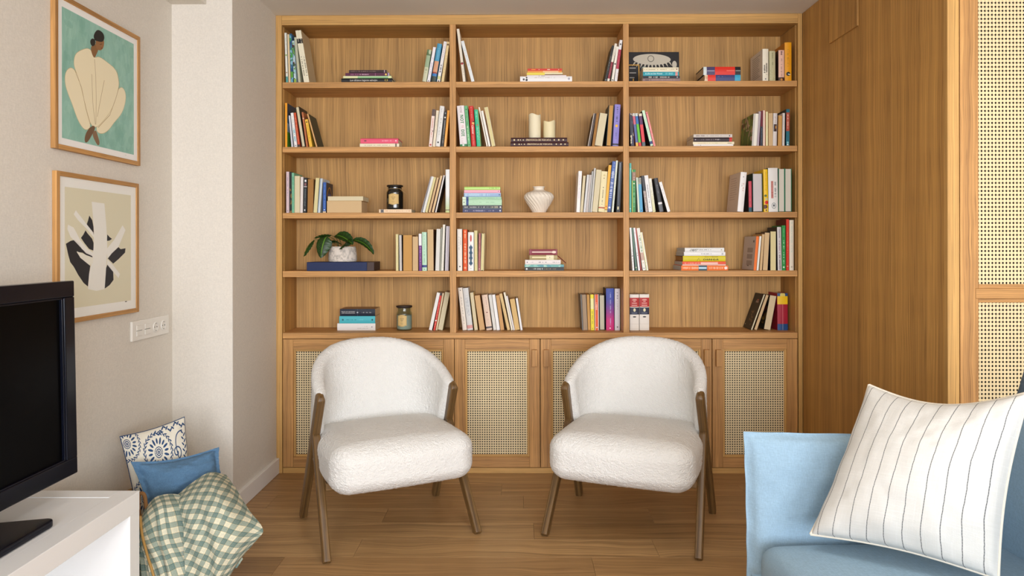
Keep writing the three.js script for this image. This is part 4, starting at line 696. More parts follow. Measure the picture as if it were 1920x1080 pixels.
standing(2, 'pa', 'divider', 396.9, [
  [1180.2, 1180.4, 3.8, 305, '#4fb3a4', 'tall slim turquoise book', { art: [['g', 0.1, 0.5, ['#7cc6b8', '#4fb3a4']], ['d', 0.93, 0.3, '#d0ece4']] }],
  [1185, 1185, 7, 317, '#2f8a44', 'green book with yellow edge', { art: [['v', 0, 0.14, '#ecec6a'], Bd(0.06, 0.26, '#9a7a64'), Mk(0.08, 0.25, '#c9a894', 0.6, 0.5), ['d', 0.33, 0.2, '#eef0d2', 0.55], Mk(0.4, 0.9, '#9fd0a4', 0.55, 0.4)] }],
  [1196.4, 1193, 3.4, 331.7, '#e6e8dc', 'slim ivory book with pale green side', { art: [['v', 0.7, 1, '#b9d6a6']] }],
  [1199.9, 1196.4, 6, 332, '#54a6d0', 'sky blue book with grey photo head', { art: [Bd(0, 0.19, '#a9a596'), splash(['#6f6c60', '#cfc8b4'], 1, 0.05), ['f', (g, w, h, r) => { g.strokeStyle = '#4a4a40'; g.lineWidth = 2; for (let i = 0; i < 4; i++) { g.beginPath(); g.moveTo(0, h * 0.03 * i); g.lineTo(w, h * (0.05 + 0.04 * i)); g.stroke(); } }], ['d', 0.95, 0.2, '#24567a']] }],
  [1210.6, 1202.6, 5, 328.3, '#3a3a3c', 'charcoal book with mottled lower half', { board: '#1c1a18', art: [Bd(0.42, 1, '#b2a49c'), splash(['#5a4c4a', '#cfc4bc'], 1, 0.1), ['f', (g, w, h, r) => { for (let i = 0; i < 14; i++) { g.fillStyle = ['#5a4c4a', '#8a3a3c', '#d6ccc4'][i % 3]; g.fillRect(r() * w, h * (0.45 + r() * 0.5), 5, 6); } }]] }],
  [1216.4, 1208, 7.2, 327.6, '#edecea', 'bright white book with grey title', { art: [Mk(0.25, 0.75, '#8f9296', 0.5, 0.35), ['d', 0.87, 0.12, '#9aa']] }],
  [1224.3, 1216.4, 5.4, 333.3, '#eceada', 'white book with yellow-green lower part', { art: [['g', 0.3, 1, ['#eceada', '#dcdca4']], Mk(0.1, 0.7, '#b9b694', 0.5, 0.3), ['d', 0.95, 0.15, '#777']] }],
  [1236.8, 1226, 7.8, 332.4, '#3b3d42', 'charcoal book with white band', { board: '#17150f', art: [Bd(0.715, 0.775, '#f2f0ee'), Bd(0.775, 1, '#6a6c70'), Mk(0.2, 0.45, '#8a8c92', 0.5, 0.25)] }],
  [1251.4, 1235, 5.8, 339.8, '#f0efec', 'outermost slanted white book', { board: '#4a463c', art: [Mk(0.1, 0.6, '#cfc0bc', 0.5, 0.3)] }],
]);
standing(2, 'pa', 'panel', 396, [
  [1382.6, 1389.4, 11.4, 321, '#eeeae6', 'large white book slanting, showing its printed back cover', { depth: 0.2, art: [['d', 0.12, 0.1, '#999'], Mk(0.28, 0.48, '#d09a8c', 0.6, 0.25), Mk(0.28, 0.36, '#b5aca6', 0.35, 0.2)], face: lines('#dccbbd', '#b3a091', 10) }],
  [1404.4, 1403.8, 6, 338.2, '#c23a4a', 'small red book with teal foot', { board: '#33261f', art: [Bd(0.85, 1, '#24505e'), Mk(0.1, 0.8, '#d96a74', 0.5, 0.3)] }],
  [1411.6, 1411, 18.4, 323.5, '#1f3a30', 'thick white-paged book in dark green covers', { pages: '#dcd6d4', hard: true }],
  [1432.6, 1431.4, 8.3, 316.3, '#f3c512', 'yellow book with red fruit picture at its foot', { art: [Mk(0.06, 0.5, '#c99a10', 0.5, 0.3), ['d', 0.62, 0.3, '#5a6a2a', 0.4], ['d', 0.7, 0.32, '#c9c08a', 0.6], ['d', 0.78, 0.42, '#d9281e', 0.6], ['d', 0.88, 0.5, '#5a2a14', 0.3], ['d', 0.96, 0.4, '#f0d04a', 0.6], ['d', 0.96, 0.2, '#7a3a14', 0.5]] }],
  [1441.2, 1440.2, 18, 313.7, '#e6e4de', 'broad white hardback with red label and round seal', { hard: true, board: '#0f6a48', art: [['f', (g, w, h) => { g.fillStyle = '#b2594c'; g.fillRect(w * 0.28, h * 0.3, w * 0.22, h * 0.39); g.fillStyle = '#8a9494'; g.beginPath(); g.arc(w * 0.55, h * 0.86, w * 0.24, 0, 7); g.fill(); g.fillStyle = '#dcdcd8'; g.beginPath(); g.arc(w * 0.55, h * 0.86, w * 0.19, 0, 7); g.fill(); g.fillStyle = '#4a5458'; g.beginPath(); g.arc(w * 0.55, h * 0.855, w * 0.09, 0, 7); g.fill(); }], Mk(0.31, 0.68, '#e0b8ae', 0.39, 0.09), Mk(0.32, 0.66, '#6a7472', 0.72, 0.22)] }],
  [1460.2, 1460.2, 11.8, 314.5, '#157a54', 'white-paged green hardback nearer the broad white hardback', { pages: '#e6e0d0', hard: true, board: '#157a54' }],
  [1472.4, 1472.4, 12.6, 314.5, '#157a54', 'white-paged green hardback nearer the oak upright', { pages: '#e6e0d0', hard: true, board: '#157a54' }],
]);
// ---- fourth shelf
standing(3, 'wa', 'divider', 508.3, [
  [742, 741.8, 5, 439.3, '#ece0a8', 'cream book shelved pages-out', { pages: 'y' }],
  [748.6, 747.8, 5.4, 441, '#c9c4bc', 'whitish grey book', { pages: '#dcd6cf', board: '#3a342c' }],
  [755.8, 755.8, 17, 441, '#a8763a', 'very thick amber book shelved pages-out', { pages: 'o' }],
  [773.4, 773.4, 10.6, 443.8, '#b98c54', 'sandy book shelved pages-out', { pages: 't' }],
  [785.3, 784.9, 5.5, 438.5, '#6a1f7a', 'purple book with white head', { art: [Bd(0, 0.32, '#f0ecec'), Mk(0.36, 0.86, '#d6b2dc', 0.5, 0.45)] }],
  [791.5, 791, 8.9, 435.5, '#c0e4c8', 'mint book with navy band', { art: [Bd(0.85, 0.91, '#3a4c88'), Mk(0.08, 0.45, '#8fb89a', 0.5, 0.2), Mk(0.5, 0.78, '#6a9a80', 0.5, 0.2), ['d', 0.96, 0.1, '#3a4a40']] }],
  [801.2, 800.8, 12, 430.4, '#d8b67c', 'tall sandy book shelved pages-out', { pages: 't', board: '#6a3f1c' }],
  [815.8, 818.4, 8, 429.4, '#b5ab98', 'grey-white book shelved pages-out', { pages: 'w' }],
  [824.1, 827, 2.6, 426.8, '#9a9c8c', 'very thin grey-green book'],
  [827, 830.4, 4.4, 421.4, '#e6e2d2', 'tallest slim ivory book'],
  [834, 836.6, 6.6, 424.3, '#b9b0b6', 'lilac-grey book', { art: [['v', 0.1, 0.25, '#dcd6dc'], ['v', 0.55, 0.6, '#8a838c']] }],
]);
standing(3, 'mi', 'wall', 507.5, [
  [857.6, 857.2, 9.2, 429, '#ece6dc', 'off-white book with small black emblem', { art: [Mk(0.18, 0.5, '#b8b2a8', 0.35, 0.2), Mk(0.2, 0.46, '#b8b2a8', 0.68, 0.2), ['d', 0.9, 0.14, '#3a3430']] }],
  [868, 867.7, 8.3, 430, '#e2530f', 'vivid orange book', { board: '#7a2a10', art: [Mk(0.03, 0.24, '#ffd9b8', 0.5, 0.4), Mk(0.34, 0.82, '#ffdcc0', 0.5, 0.45), ['d', 0.93, 0.25, '#f0b088']] }],
  [877.4, 877.4, 11, 435, '#f1eeea', 'white book with navy ornament', { art: [['f', (g, w, h) => { g.fillStyle = '#1f4a68'; g.beginPath(); g.ellipse(w / 2, h * 0.6, w * 0.2, h * 0.28, 0, 0, 7); g.fill(); for (let i = 0; i < 4; i++) { g.beginPath(); g.ellipse(w / 2, h * (0.4 + i * 0.135), w * 0.3, h * 0.045, 0, 0, 7); g.fill(); } g.fillStyle = '#c8504a'; g.beginPath(); g.ellipse(w / 2, h * 0.16, w * 0.16, h * 0.09, 0, 0, 7); g.fill(); }], Mk(0.45, 0.75, '#8a8a7c', 0.5, 0.1), ['d', 0.94, 0.06, '#444']] }],
  [889.6, 889.2, 6, 431.9, '#e0dba4', 'pale yellow book shelved pages-out', { pages: 'y' }],
  [896.4, 897.4, 4.5, 436.9, '#a8605c', 'dusty mauve slim book', { board: '#33201a', art: [Mk(0.1, 0.4, '#d6a4a0', 0.5, 0.3), ['d', 0.95, 0.2, '#ecd0ca']] }],
  [901.2, 903.2, 5.4, 436.9, '#ece2b2', 'outermost cream book shelved pages-out', { pages: 'y', hard: true }],
]);
stacked(3, 'mi', 507.6, [
  [984, 1057.5, 500.7, '#22241f', 'black book with white lettering, lowest', { art: [['d', 0.05, 0.25, '#e6e6e0'], Mk(0.22, 0.46, '#e8e6dc', 0.5, 0.5), Mk(0.48, 0.8, '#c09a6a', 0.5, 0.35)] }],
  [983.8, 1057.4, 496, '#6fb0a8', 'teal book with pale lettering', { art: [splash(['#8cc6b8', '#5a9aa4', '#a4d0c0'], 14, 0.5)] }],
  [984.7, 1051.2, 487.2, '#ebe4e0', 'white paperback', { art: [['d', 0.06, 0.14, '#8a7f90'], Mk(0.11, 0.23, '#b8aeb6', 0.5, 0.25), Mk(0.38, 0.63, '#8a8088', 0.5, 0.25), Mk(0.77, 0.97, '#a49ca4', 0.5, 0.25)] }],
  [993, 1045.2, 478.2, '#b09c6c', 'khaki book with cream tag', { art: [['f', (g, w, h) => { g.fillStyle = '#eadfae'; g.fillRect(w * 0.36, h * 0.09, w * 0.28, h * 0.52); g.fillStyle = '#efe6c0'; g.fillRect(-2, h * 0.6, w + 4, h * 0.27); g.fillStyle = '#555'; g.fillRect(w * 0.4, h * 0.72, w * 0.2, h * 0.015); }]] }],
  [992.3, 1045, 467.3, '#86303f', 'burgundy book with cream strip, topmost', { hard: true, art: [['f', (g, w, h) => { g.fillStyle = '#eed6c4'; g.fillRect(w * 0.42, h * 0.1, w * 0.18, h * 0.7); g.beginPath(); g.arc(w * 0.5, h * 0.88, w * 0.22, 0, 7); g.fill(); g.fillStyle = '#a85a68'; g.fillRect(0, h * 0.04, w, h * 0.02); g.fillRect(0, h * 0.95, w, h * 0.02); }]] }],
], { where: 'with trailing ribbon' });
standing(3, 'pa', 'divider', 507, [
  [1186, 1180.4, 3.6, 426.5, '#efeeea', 'slim white book against the divider', { art: [Mk(0.5, 0.95, '#8a8a8a', 0.5, 0.3), ['d', 0.66, 0.3, '#333']] }],
  [1190.2, 1182.6, 4, 426.7, '#3f5e4c', 'slim dark green book', { art: [['v', 0.4, 0.6, '#6a8a78'], ['d', 0.93, 0.3, '#d9e0b0']] }],
  [1195, 1186, 3.6, 426.7, '#f0eeee', 'slim white book between green and red', { art: [Mk(0.55, 0.7, '#6a5a5e', 0.5, 0.4), ['d', 0.12, 0.2, '#d0a0a4']] }],
  [1200.2, 1190.2, 2.6, 427.6, '#a83f34', 'very thin brick red book'],
  [1203.6, 1192, 6, 427, '#ebe8dc', 'white book with green capitals', { art: [Mk(0.18, 0.56, '#4a8a4c', 0.6, 0.5), ['b', 0.58, 0.76, '#c9a694'], ['d', 0.82, 0.15, '#c99a5a'], ['d', 0.95, 0.2, '#888']] }],
  [1210.4, 1199, 4, 435, '#ece8bc', 'outermost pale yellow slim book', { art: [['v', 0.7, 1, '#f4f2ea'], Mk(0.75, 0.95, '#8aa884', 0.3, 0.3)] }],
]);
stacked(3, 'pa', 507.5, [
  [1278, 1365.6, 498, '#ee7a36', 'orange book with photo patch, lowest', { depth: 0.2, paper: 'g', art: [Mk(0.02, 0.36, '#fbd2b2', 0.5, 0.45), Bd(0.37, 0.55, '#3f5a66'), ['f', (g, w, h) => { g.fillStyle = '#b8d6e6'; g.fillRect(w * 0.3, h * 0.37, w * 0.4, h * 0.17); }], Mk(0.6, 0.88, '#fbd2b2', 0.5, 0.5), ['d', 0.95, 0.3, '#f8e6e0']] }],
  [1280, 1361, 490.5, '#ea5a3a', 'coral book with whitish streaks', { depth: 0.19, paper: 'g', art: [['v', 0, 0.25, '#f8e2da'], ['f', (g, w, h) => { g.fillStyle = '#f4c2b4'; g.fillRect(0, h * 0.42, w * 0.8, h * 0.4); }], Mk(0.05, 0.4, '#f7b6a2', 0.55, 0.4)] }],
  [1281, 1360.6, 480, '#d8c81a', 'mustard yellow book with black title', { depth: 0.19, hard: true, paper: 'b', board: '#241c10', art: [T(0.47, 0.84, 'OMEGA', '#1c1a14', 0.33, 0.42), Mk(0.48, 0.82, '#8a7a18', 0.82, 0.2), ['f', (g, w, h) => { g.strokeStyle = '#7a6c12'; g.lineWidth = 2; g.beginPath(); g.moveTo(w * 0.05, h * 0.33); g.lineTo(w * 0.6, h * 0.37); g.lineTo(w * 0.05, h * 0.41); g.stroke(); }]] }],
  [1282.8, 1360, 472.5, '#efeeeb', 'plain white book', { depth: 0.19, paper: 'g', art: [Mk(0.42, 0.68, '#7c7c7c', 0.5, 0.3), ['d', 0.93, 0.25, '#b8b8be']] }],
  [1284.4, 1358, 464.9, '#ecebe6', 'white book with scribbled drawing, topmost', { depth: 0.19, paper: 'g', art: [['f', (g, w, h) => { g.strokeStyle = '#5a5e5c'; g.lineWidth = 1.6; g.beginPath(); for (let i = 0; i < 9; i++) g.ellipse(w * (0.3 + (i % 3) * 0.15), h * (0.15 + i * 0.02), w * 0.2, h * 0.02, i, 0, 6); g.stroke(); }], Mk(0.36, 0.66, '#7f8284', 0.5, 0.3), ['d', 0.93, 0.18, '#b5b5a4']] }],
], {});
standing(3, 'pa', 'panel', 506.3, [
  [1413.4, 1418.8, 5.2, 442.2, '#f07416', 'orange-spined book showing a grey back cover', { depth: 0.2, face: (g, w, h) => { g.fillStyle = '#cfc0b6'; g.fillRect(-2, -2, w + 4, h + 4); g.fillStyle = '#a8968a'; for (let i = 0; i < 3; i++) g.fillRect(w * 0.35, h * (0.34 + i * 0.19), w * 0.45, h * 0.14); g.fillStyle = '#6a5a50'; g.fillRect(w * 0.78, h * 0.12, w * 0.1, h * 0.06); g.fillRect(w * 0.42, h * 0.86, w * 0.14, h * 0.03); } }],
  [1419, 1424.6, 4, 442, '#eeece0', 'white slim book', { board: '#2f4a1c' }],
  [1424.8, 1430, 4.8, 438.3, '#c99a5a', 'slim buff book shelved pages-out', { pages: 't' }],
  [1430, 1434.2, 9.6, 435.3, '#c4965c', 'buff book shelved pages-out', { pages: 't', board: '#5c3c28' }],
  [1444.6, 1444.8, 11, 433.3, '#e9deae', 'broad cream book shelved pages-out', { pages: 'y', board: '#22252e' }],
  [1458.2, 1457, 7.8, 425, '#cfcac8', 'silver-grey book with violet lettering', { board: '#2a2624', hard: true, art: [Mk(0.05, 0.25, '#7c8088', 0.5, 0.3), Mk(0.32, 0.6, '#9a7c94', 0.5, 0.35), Mk(0.64, 0.98, '#4a4048', 0.5, 0.35)] }],
  [1466.7, 1466.4, 6.8, 422.2, '#1f8f3c', 'bright green book', { art: [Mk(0.05, 0.25, '#86c894', 0.5, 0.3), Mk(0.33, 0.86, '#cfeccf', 0.5, 0.4), ['d', 0.93, 0.25, '#e6f2e0']] }],
  [1474.6, 1474.8, 5.4, 410.6, '#d83012', 'tall red hardback', { board: '#6a1410', hard: true, art: [Mk(0.2, 0.65, '#eaa088', 0.5, 0.3), ['d', 0.92, 0.2, '#f0c0a0']] }],
  [1480.4, 1480.6, 8, 412, '#e6dcc6', 'tall ivory book with pale aqua lettering', { art: [Mk(0.04, 0.64, '#b8cfc0', 0.5, 0.3), ['d', 0.93, 0.2, '#b5aa94']] }],
]);
// ---- worktop row
stacked(4, 'wa', 621, [
  [632, 703.7, 607.8, '#ece8e4', 'thick white book, lowest', { paper: 't', art: [Mk(0.64, 0.8, '#b5aeae', 0.6, 0.1), Mk(0.53, 0.8, '#b5aeae', 0.3, 0.1), ['d', 0.91, 0.08, '#8a8296']] }],
  [636, 703.5, 594, '#48b8c4', 'turquoise book', { paper: 't', board: '#2a3236', art: [['d', 0.1, 0.12, '#1a5a68'], Mk(0.2, 0.47, '#1f7484', 0.5, 0.14), Mk(0.5, 0.66, '#7cd0d8', 0.5, 0.1), ['d', 0.92, 0.12, '#1a4a58']] }],
  [637, 703.2, 580.5, '#0f1b30', 'navy book with white capitals, topmost', { paper: 't', board: '#8a6234', art: [T(0.04, 0.43, 'TALES OF MYSTERY', '#d8d4cc', 0.62, 0.17), T(0.05, 0.43, 'AND IMAGINATION', '#d8d4cc', 0.42, 0.17), ['d', 0.5, 0.1, '#dfe2e6'], Mk(0.63, 0.89, '#c9c6be', 0.5, 0.15), ['b', 0.498, 0.504, '#5a6478']] }],
], { where: 'near the lidded jar' });
standing(4, 'wa', 'divider', 620.2, [
  [804.8, 820.5, 6.2, 548.8, '#f1eee8', 'white slanted book', { art: [], board: '#5a5650' }],
  [812, 825.4, 4, 549.6, '#d6301a', 'red slanted slim book', { art: [Bd(0, 0.07, '#2a1a16'), Mk(0.25, 0.9, '#f2b4a4', 0.5, 0.35), ['d', 0.74, 0.4, '#f6f0e6']] }],
  [816.6, 829.6, 3.6, 549.8, '#d9954e', 'cream slanted slim book', { pages: 'c' }],
  [820.6, 834.8, 9.4, 547.7, '#b5aa74', 'thick cream slanted book shelved pages-out', { pages: 'c' }],
]);
standing(4, 'mi', 'wall', 619.5, [
  [866.4, 857.4, 8.4, 539, '#ece2d2', 'tall cream book with black emblem', { art: [['d', 0.06, 0.12, '#4a443c'], Mk(0.18, 0.85, '#9a9484', 0.5, 0.2)] }],
  [876.4, 867.2, 10.6, 539.4, '#d7d9d6', 'tall light grey book with red mark', { art: [Mk(0.18, 0.66, '#a4aab0', 0.62, 0.28), Mk(0.24, 0.6, '#b2b8bc', 0.35, 0.2), ['b', 0.88, 0.96, '#d79a94']] }],
  [889.4, 880.8, 6.8, 548.3, '#e3c478', 'cream-yellow book shelved pages-out', { pages: 'c' }],
  [899, 889.2, 10.4, 553.2, '#c08c54', 'thick tan book shelved pages-out', { pages: '#e3b983' }],
  [912, 903, 11, 552.2, '#e5cbb4', 'pinkish beige book with printed seal', { art: [Mk(0.06, 0.45, '#b8968c', 0.6, 0.18), ['d', 0.5, 0.12, '#7a3a34'], Mk(0.55, 0.85, '#d0b09c', 0.5, 0.3), ['b', 0.9, 0.95, '#5a5254']] }],
  [925, 915.6, 6, 552.5, '#ece6d6', 'ivory book shelved pages-out', { pages: 'w' }],
  [931.6, 922.2, 6, 552.2, '#f1f0ee', 'pure white book'],
  [938.2, 928.9, 7.8, 553.2, '#cf9c5e', 'tan book shelved pages-out beside the white', { pages: '#dfae74', board: '#5a3a20' }],
  [951, 935.6, 5.6, 550, '#e8c07c', 'yellowish slanted book shelved pages-out', { pages: '#efd096' }],
  [958.2, 943.8, 3.6, 548, '#eee6cc', 'slim cream slanted book'],
  [961.9, 948.2, 3.2, 554.8, '#e4dedb', 'slim pale grey slanted book', { board: '#a8989a' }],
  [965.4, 955.4, 9.6, 559.8, '#c9984e', 'short tan slanted book shelved pages-out', { pages: '#ecc888' }],
  [976, 966.8, 4, 559, '#efeeec', 'outermost white slanted slim book', { board: '#2a2622' }],
]);
standing(4, 'mi', 'panel', 619, [
  [1091.6, 1088.4, 2.4, 551.8, '#6a6660', 'very thin dark grey book'],
  [1094, 1091, 8, 552, '#a58a6c', 'greyish brown book shelved pages-out', { pages: '#b59c80' }],
  [1102.4, 1100, 5.6, 552, '#9a682c', 'amber brown book shelved pages-out', { pages: 'o' }],
  [1108.2, 1107, 6.5, 552, '#efdc12', 'lemon yellow book with pale panel', { art: [Bd(0.11, 0.41, '#ece49c'), Mk(0.46, 0.84, '#a89a14', 0.5, 0.45), ['d', 0.95, 0.14, '#7a7420']] }],
  [1115.4, 1114.8, 7.8, 551.8, '#e85c24', 'orange book with white edges', { art: [['v', 0, 0.14, '#f4ece6'], ['v', 0.82, 1, '#f4ece6'], Mk(0.23, 0.43, '#fbe6d6', 0.45, 0.4), ['d', 0.92, 0.16, '#fff']] }],
  [1124.4, 1123.8, 10, 552.7, '#15130f', 'cream-paged book in black covers', { pages: '#d3cdb4', hard: true }],
  [1136.6, 1136.4, 15, 540.6, '#3a4aa0', 'tall thick book fading from blue to magenta', { board: '#2a2030', art: [['g', 0, 1, ['#2f4aa4', '#3c459c', '#7a3088', '#c41c74', '#d01c70']], Mk(0.1, 0.88, '#b6bce6', 0.55, 0.14), ['d', 0.95, 0.08, '#f8eef4']] }],
  [1152.6, 1152.6, 10, 541, '#dcd5d9', 'tall pale lilac-white book', { art: [Mk(0.07, 0.24, '#5a5a70', 0.5, 0.3), Mk(0.3, 0.5, '#b5a8ae', 0.5, 0.2), ['d', 0.92, 0.12, '#444']] }],
]);
const dictArt = [Bd(0.095, 0.345, '#b9150f'), Mk(0.13, 0.16, '#ecb49c', 0.5, 0.5), Bd(0.345, 0.36, '#efe6d4'), ['f', (g, w, h) => { g.fillStyle = '#eac4b4'; for (const [y, q] of [[0.145, 0.5], [0.185, 0.25], [0.235, 0.55], [0.295, 0.6]]) g.fillRect(w * (0.5 - q / 2), y * h, w * q, h * 0.018); g.fillStyle = '#151c38'; g.fillRect(-2, h * 0.365, w + 4, h * 0.195); g.fillStyle = '#e6dcae'; g.beginPath(); g.ellipse(w / 2, h * 0.435, w * 0.13, h * 0.05, 0, 0, 7); g.fill(); g.fillStyle = '#8a90a4'; g.fillRect(w * 0.2, h * 0.515, w * 0.6, h * 0.012); g.fillStyle = '#2a2824'; g.beginPath(); g.ellipse(w / 2, h * 0.625, w * 0.18, h * 0.018, 0, 0, 7); g.fill(); g.fillStyle = '#c9bfae'; g.fillRect(0, h * 0.82, w, h * 0.005); g.fillRect(0, h * 0.955, w, h * 0.005); }]];
standing(4, 'pa', 'divider', 619.3, [
  [1180.8, 1180.8, 17.6, 552, '#ece5d8', 'white dictionary with red and navy bands, against the divider', { hard: true, art: dictArt }],
  [1199.6, 1199.6, 18, 552, '#ece5d8', 'white dictionary with red and navy bands, the outer one', { hard: true, art: dictArt }],
]);
standing(4, 'pa', 'panel', 617.6, [
  [1408, 1432.4, 3.4, 550.4, '#ede0bd', 'black-covered slanting book with a worn printed cover', { depth: 0.14, pages: 'c', board: '#1d1612', col: '#1d1612', face: (g, w, h, r) => { g.fillStyle = '#1b1511'; g.fillRect(-2, -2, w + 4, h + 4); g.fillStyle = '#8f7c70'; g.fillRect(w * 0.42, h * 0.2, w * 0.32, h * 0.06); g.fillStyle = '#b8584c'; g.fillRect(w * 0.5, h * 0.16, w * 0.2, h * 0.03); g.fillStyle = '#7a5a3c'; for (let i = 0; i < 14; i++) g.fillRect(w * (0.3 + r() * 0.4), h * (0.4 + r() * 0.45), w * 0.08, h * 0.05); g.fillStyle = '#c9bda8'; g.fillRect(w * 0.1, h * 0.88, w * 0.06, h * 0.03); } }],
  [1413.8, 1436.6, 6, 551, '#6a4a24', 'buff slanting book shelved pages-out', { pages: 't' }],
  [1432.6, 1444.6, 12.8, 552, '#1c1814', 'thick cream-paged book with dark gilt cover', { pages: '#e8d2aa', depth: 0.14, face: scenic(['#1c1814', '#6a4c1c', '#3a2a14', '#a47a2c', '#5a1c14', '#241c16'], 30) }],
  [1457.8, 1457.4, 19.6, 548.3, '#a50f2c', 'thick book banded yellow, crimson and blue', { hard: true, art: [Bd(0, 0.08, '#1f4a80'), ['d', 0.05, 0.25, '#d9c86a'], Bd(0.08, 0.3, '#f2c40c'), Bd(0.83, 1, '#14457e'), ['f', (g, w, h) => { g.fillStyle = 'rgba(235,190,170,0.5)'; g.fillRect(w * 0.47, h * 0.3, w * 0.06, h * 0.7); }]] }],
]);
bookMat.map = new THREE.CanvasTexture(atlasCanvas); bookMat.map.colorSpace = THREE.SRGBColorSpace; bookMat.map.magFilter = THREE.LinearFilter;

// ---------------------------------------------------------------- ornaments on the shelves
const ZS = 3.93; // middle depth of the ornaments
function onShelf(px, row, z) { const p = at(px, HORIZON, z); return V(p.x, SHELFY[row] + 0.0005, -z); }
const pxs = (n, z) => n * z / FOCAL;
{ // vase: squat, slanting flutes
  const z = 3.915, t = thing('vase', 'squat cream ceramic vase with slanting flutes on the third shelf', 'vase', onShelf(1010.6, 2, z));
  const P = [[0, 0], [0.036, 0.0], [0.0385, 0.004], [0.052, 0.03], [0.068, 0.055], [0.079, 0.076], [0.0822, 0.088], [0.079, 0.099], [0.066, 0.112], [0.046, 0.12], [0.0305, 0.127], [0.0285, 0.133], [0.0295, 0.14], [0.034, 0.1435], [0.0342, 0.1455], [0.031, 0.145], [0.0265, 0.138], [0.0255, 0.13], [0.03, 0.122], [0.03, 0.1]];
  const curve = new THREE.CatmullRomCurve3(P.map(([r, y]) => V(r, y, 0)), false, 'centripetal');
  part('body', surf(110, 220, (u, v) => { const q = curve.getPoint(u), y = Math.max(0, q.y), a = v * Math.PI * 2, m = smooth(0.004, 0.03, y) * (1 - smooth(0.108, 0.122, y)), f = Math.abs(Math.sin((a + y * 9) * 11)); const r = Math.max(q.x, 0) + (u < 0.75 ? m * 0.0028 * (f - 0.6) : 0); return V(Math.cos(a) * r, y, -Math.sin(a) * r); }, true), new THREE.MeshStandardMaterial({ color: 0xefe4d2, roughness: 0.65, side: THREE.DoubleSide }), t);
}
{ // pillar candles on the two leather volumes
  for (const [px, rad, ytop, tilt, label] of [[1003, 11.3, 214.5, 0.4, 'taller ivory pillar candle with a melted rim on the dark leather volumes'], [1030.3, 11.2, 227.3, 2.2, 'shorter yellowish pillar candle with a melted rim on the dark leather volumes']]) {
    const z = 3.9, r = pxs(rad, z), p = onShelf(px, 1, z); p.y = volTop; const h = at(1010, ytop, z).y - volTop - 0.002;
    const t = thing('candle', label, 'candle', p, 'pillar candles');
    const cm = M.candle.clone(); if (tilt > 1) cm.color.set(0xf0e2b4);
    part('wax', surf(60, 72, (u, v) => {
      const a = v * Math.PI * 2, lip = h + 0.0035 * Math.sin(a * 2 + tilt) + 0.0022 * Math.sin(a * 3 + 1 + tilt), s = u * 3;
      let rr, y; if (s < 0.06) { rr = r * s / 0.06 * 0.98; y = 0; } else if (s < 1.7) { const q = (s - 0.06) / 1.64; rr = r * (1 - 0.02 * Math.pow(1 - q, 8)); y = 0.0008 + q * (lip - 0.004); } else if (s < 2.1) { const q = (s - 1.7) / 0.4 * Math.PI; rr = r - 0.003 + 0.003 * Math.cos(q); y = lip - 0.0035 + 0.0035 * Math.sin(q); } else { const q = (s - 2.1) / 0.9; rr = (r - 0.006) * (1 - q); y = lip - 0.004 - 0.009 * smooth(0, 0.5, q); }
      return V(Math.cos(a) * rr, y, -Math.sin(a) * rr);
    }, true), cm, t);
    part('wick', tube([V(0, h - 0.013, 0), V(0.001, h - 0.008, 0), V(0.003, h - 0.004, 0.001)], 0.0009, 8, 6), M.dark, t);
  }
}
function jarLabel(w, h, ink) { return canvas(256, 320, (g, W, H) => { g.fillStyle = '#d9b877'; g.fillRect(0, 0, W, H); g.strokeStyle = ink; g.lineWidth = 4; g.strokeRect(14, 14, W - 28, H - 28); g.fillStyle = ink; const r = rng(4); for (const [y, n, s] of [[0.16, 5, 12], [0.3, 6, 22], [0.42, 4, 22], [0.55, 3, 16], [0.7, 9, 9], [0.8, 7, 9]]) { let x = W / 2 - n * s * 0.4; for (let i = 0; i < n; i++) { g.fillRect(x, y * H, s * 0.5, s * (0.6 + r() * 0.5)); x += s * 0.8; } } }); }
function jarLabelGeo(r, a, y0, y1) { // curved plate with pointed head and foot
  return surf(24, 24, (u, v) => { const an = lerp(-a, a, u), edge = Math.abs(u * 2 - 1), e = (y1 - y0) * 0.08 * smooth(0.2, 0.9, edge); const y = lerp(y0 + e, y1 - e, v); return V(Math.sin(an) * r, y, Math.cos(an) * r); });
}
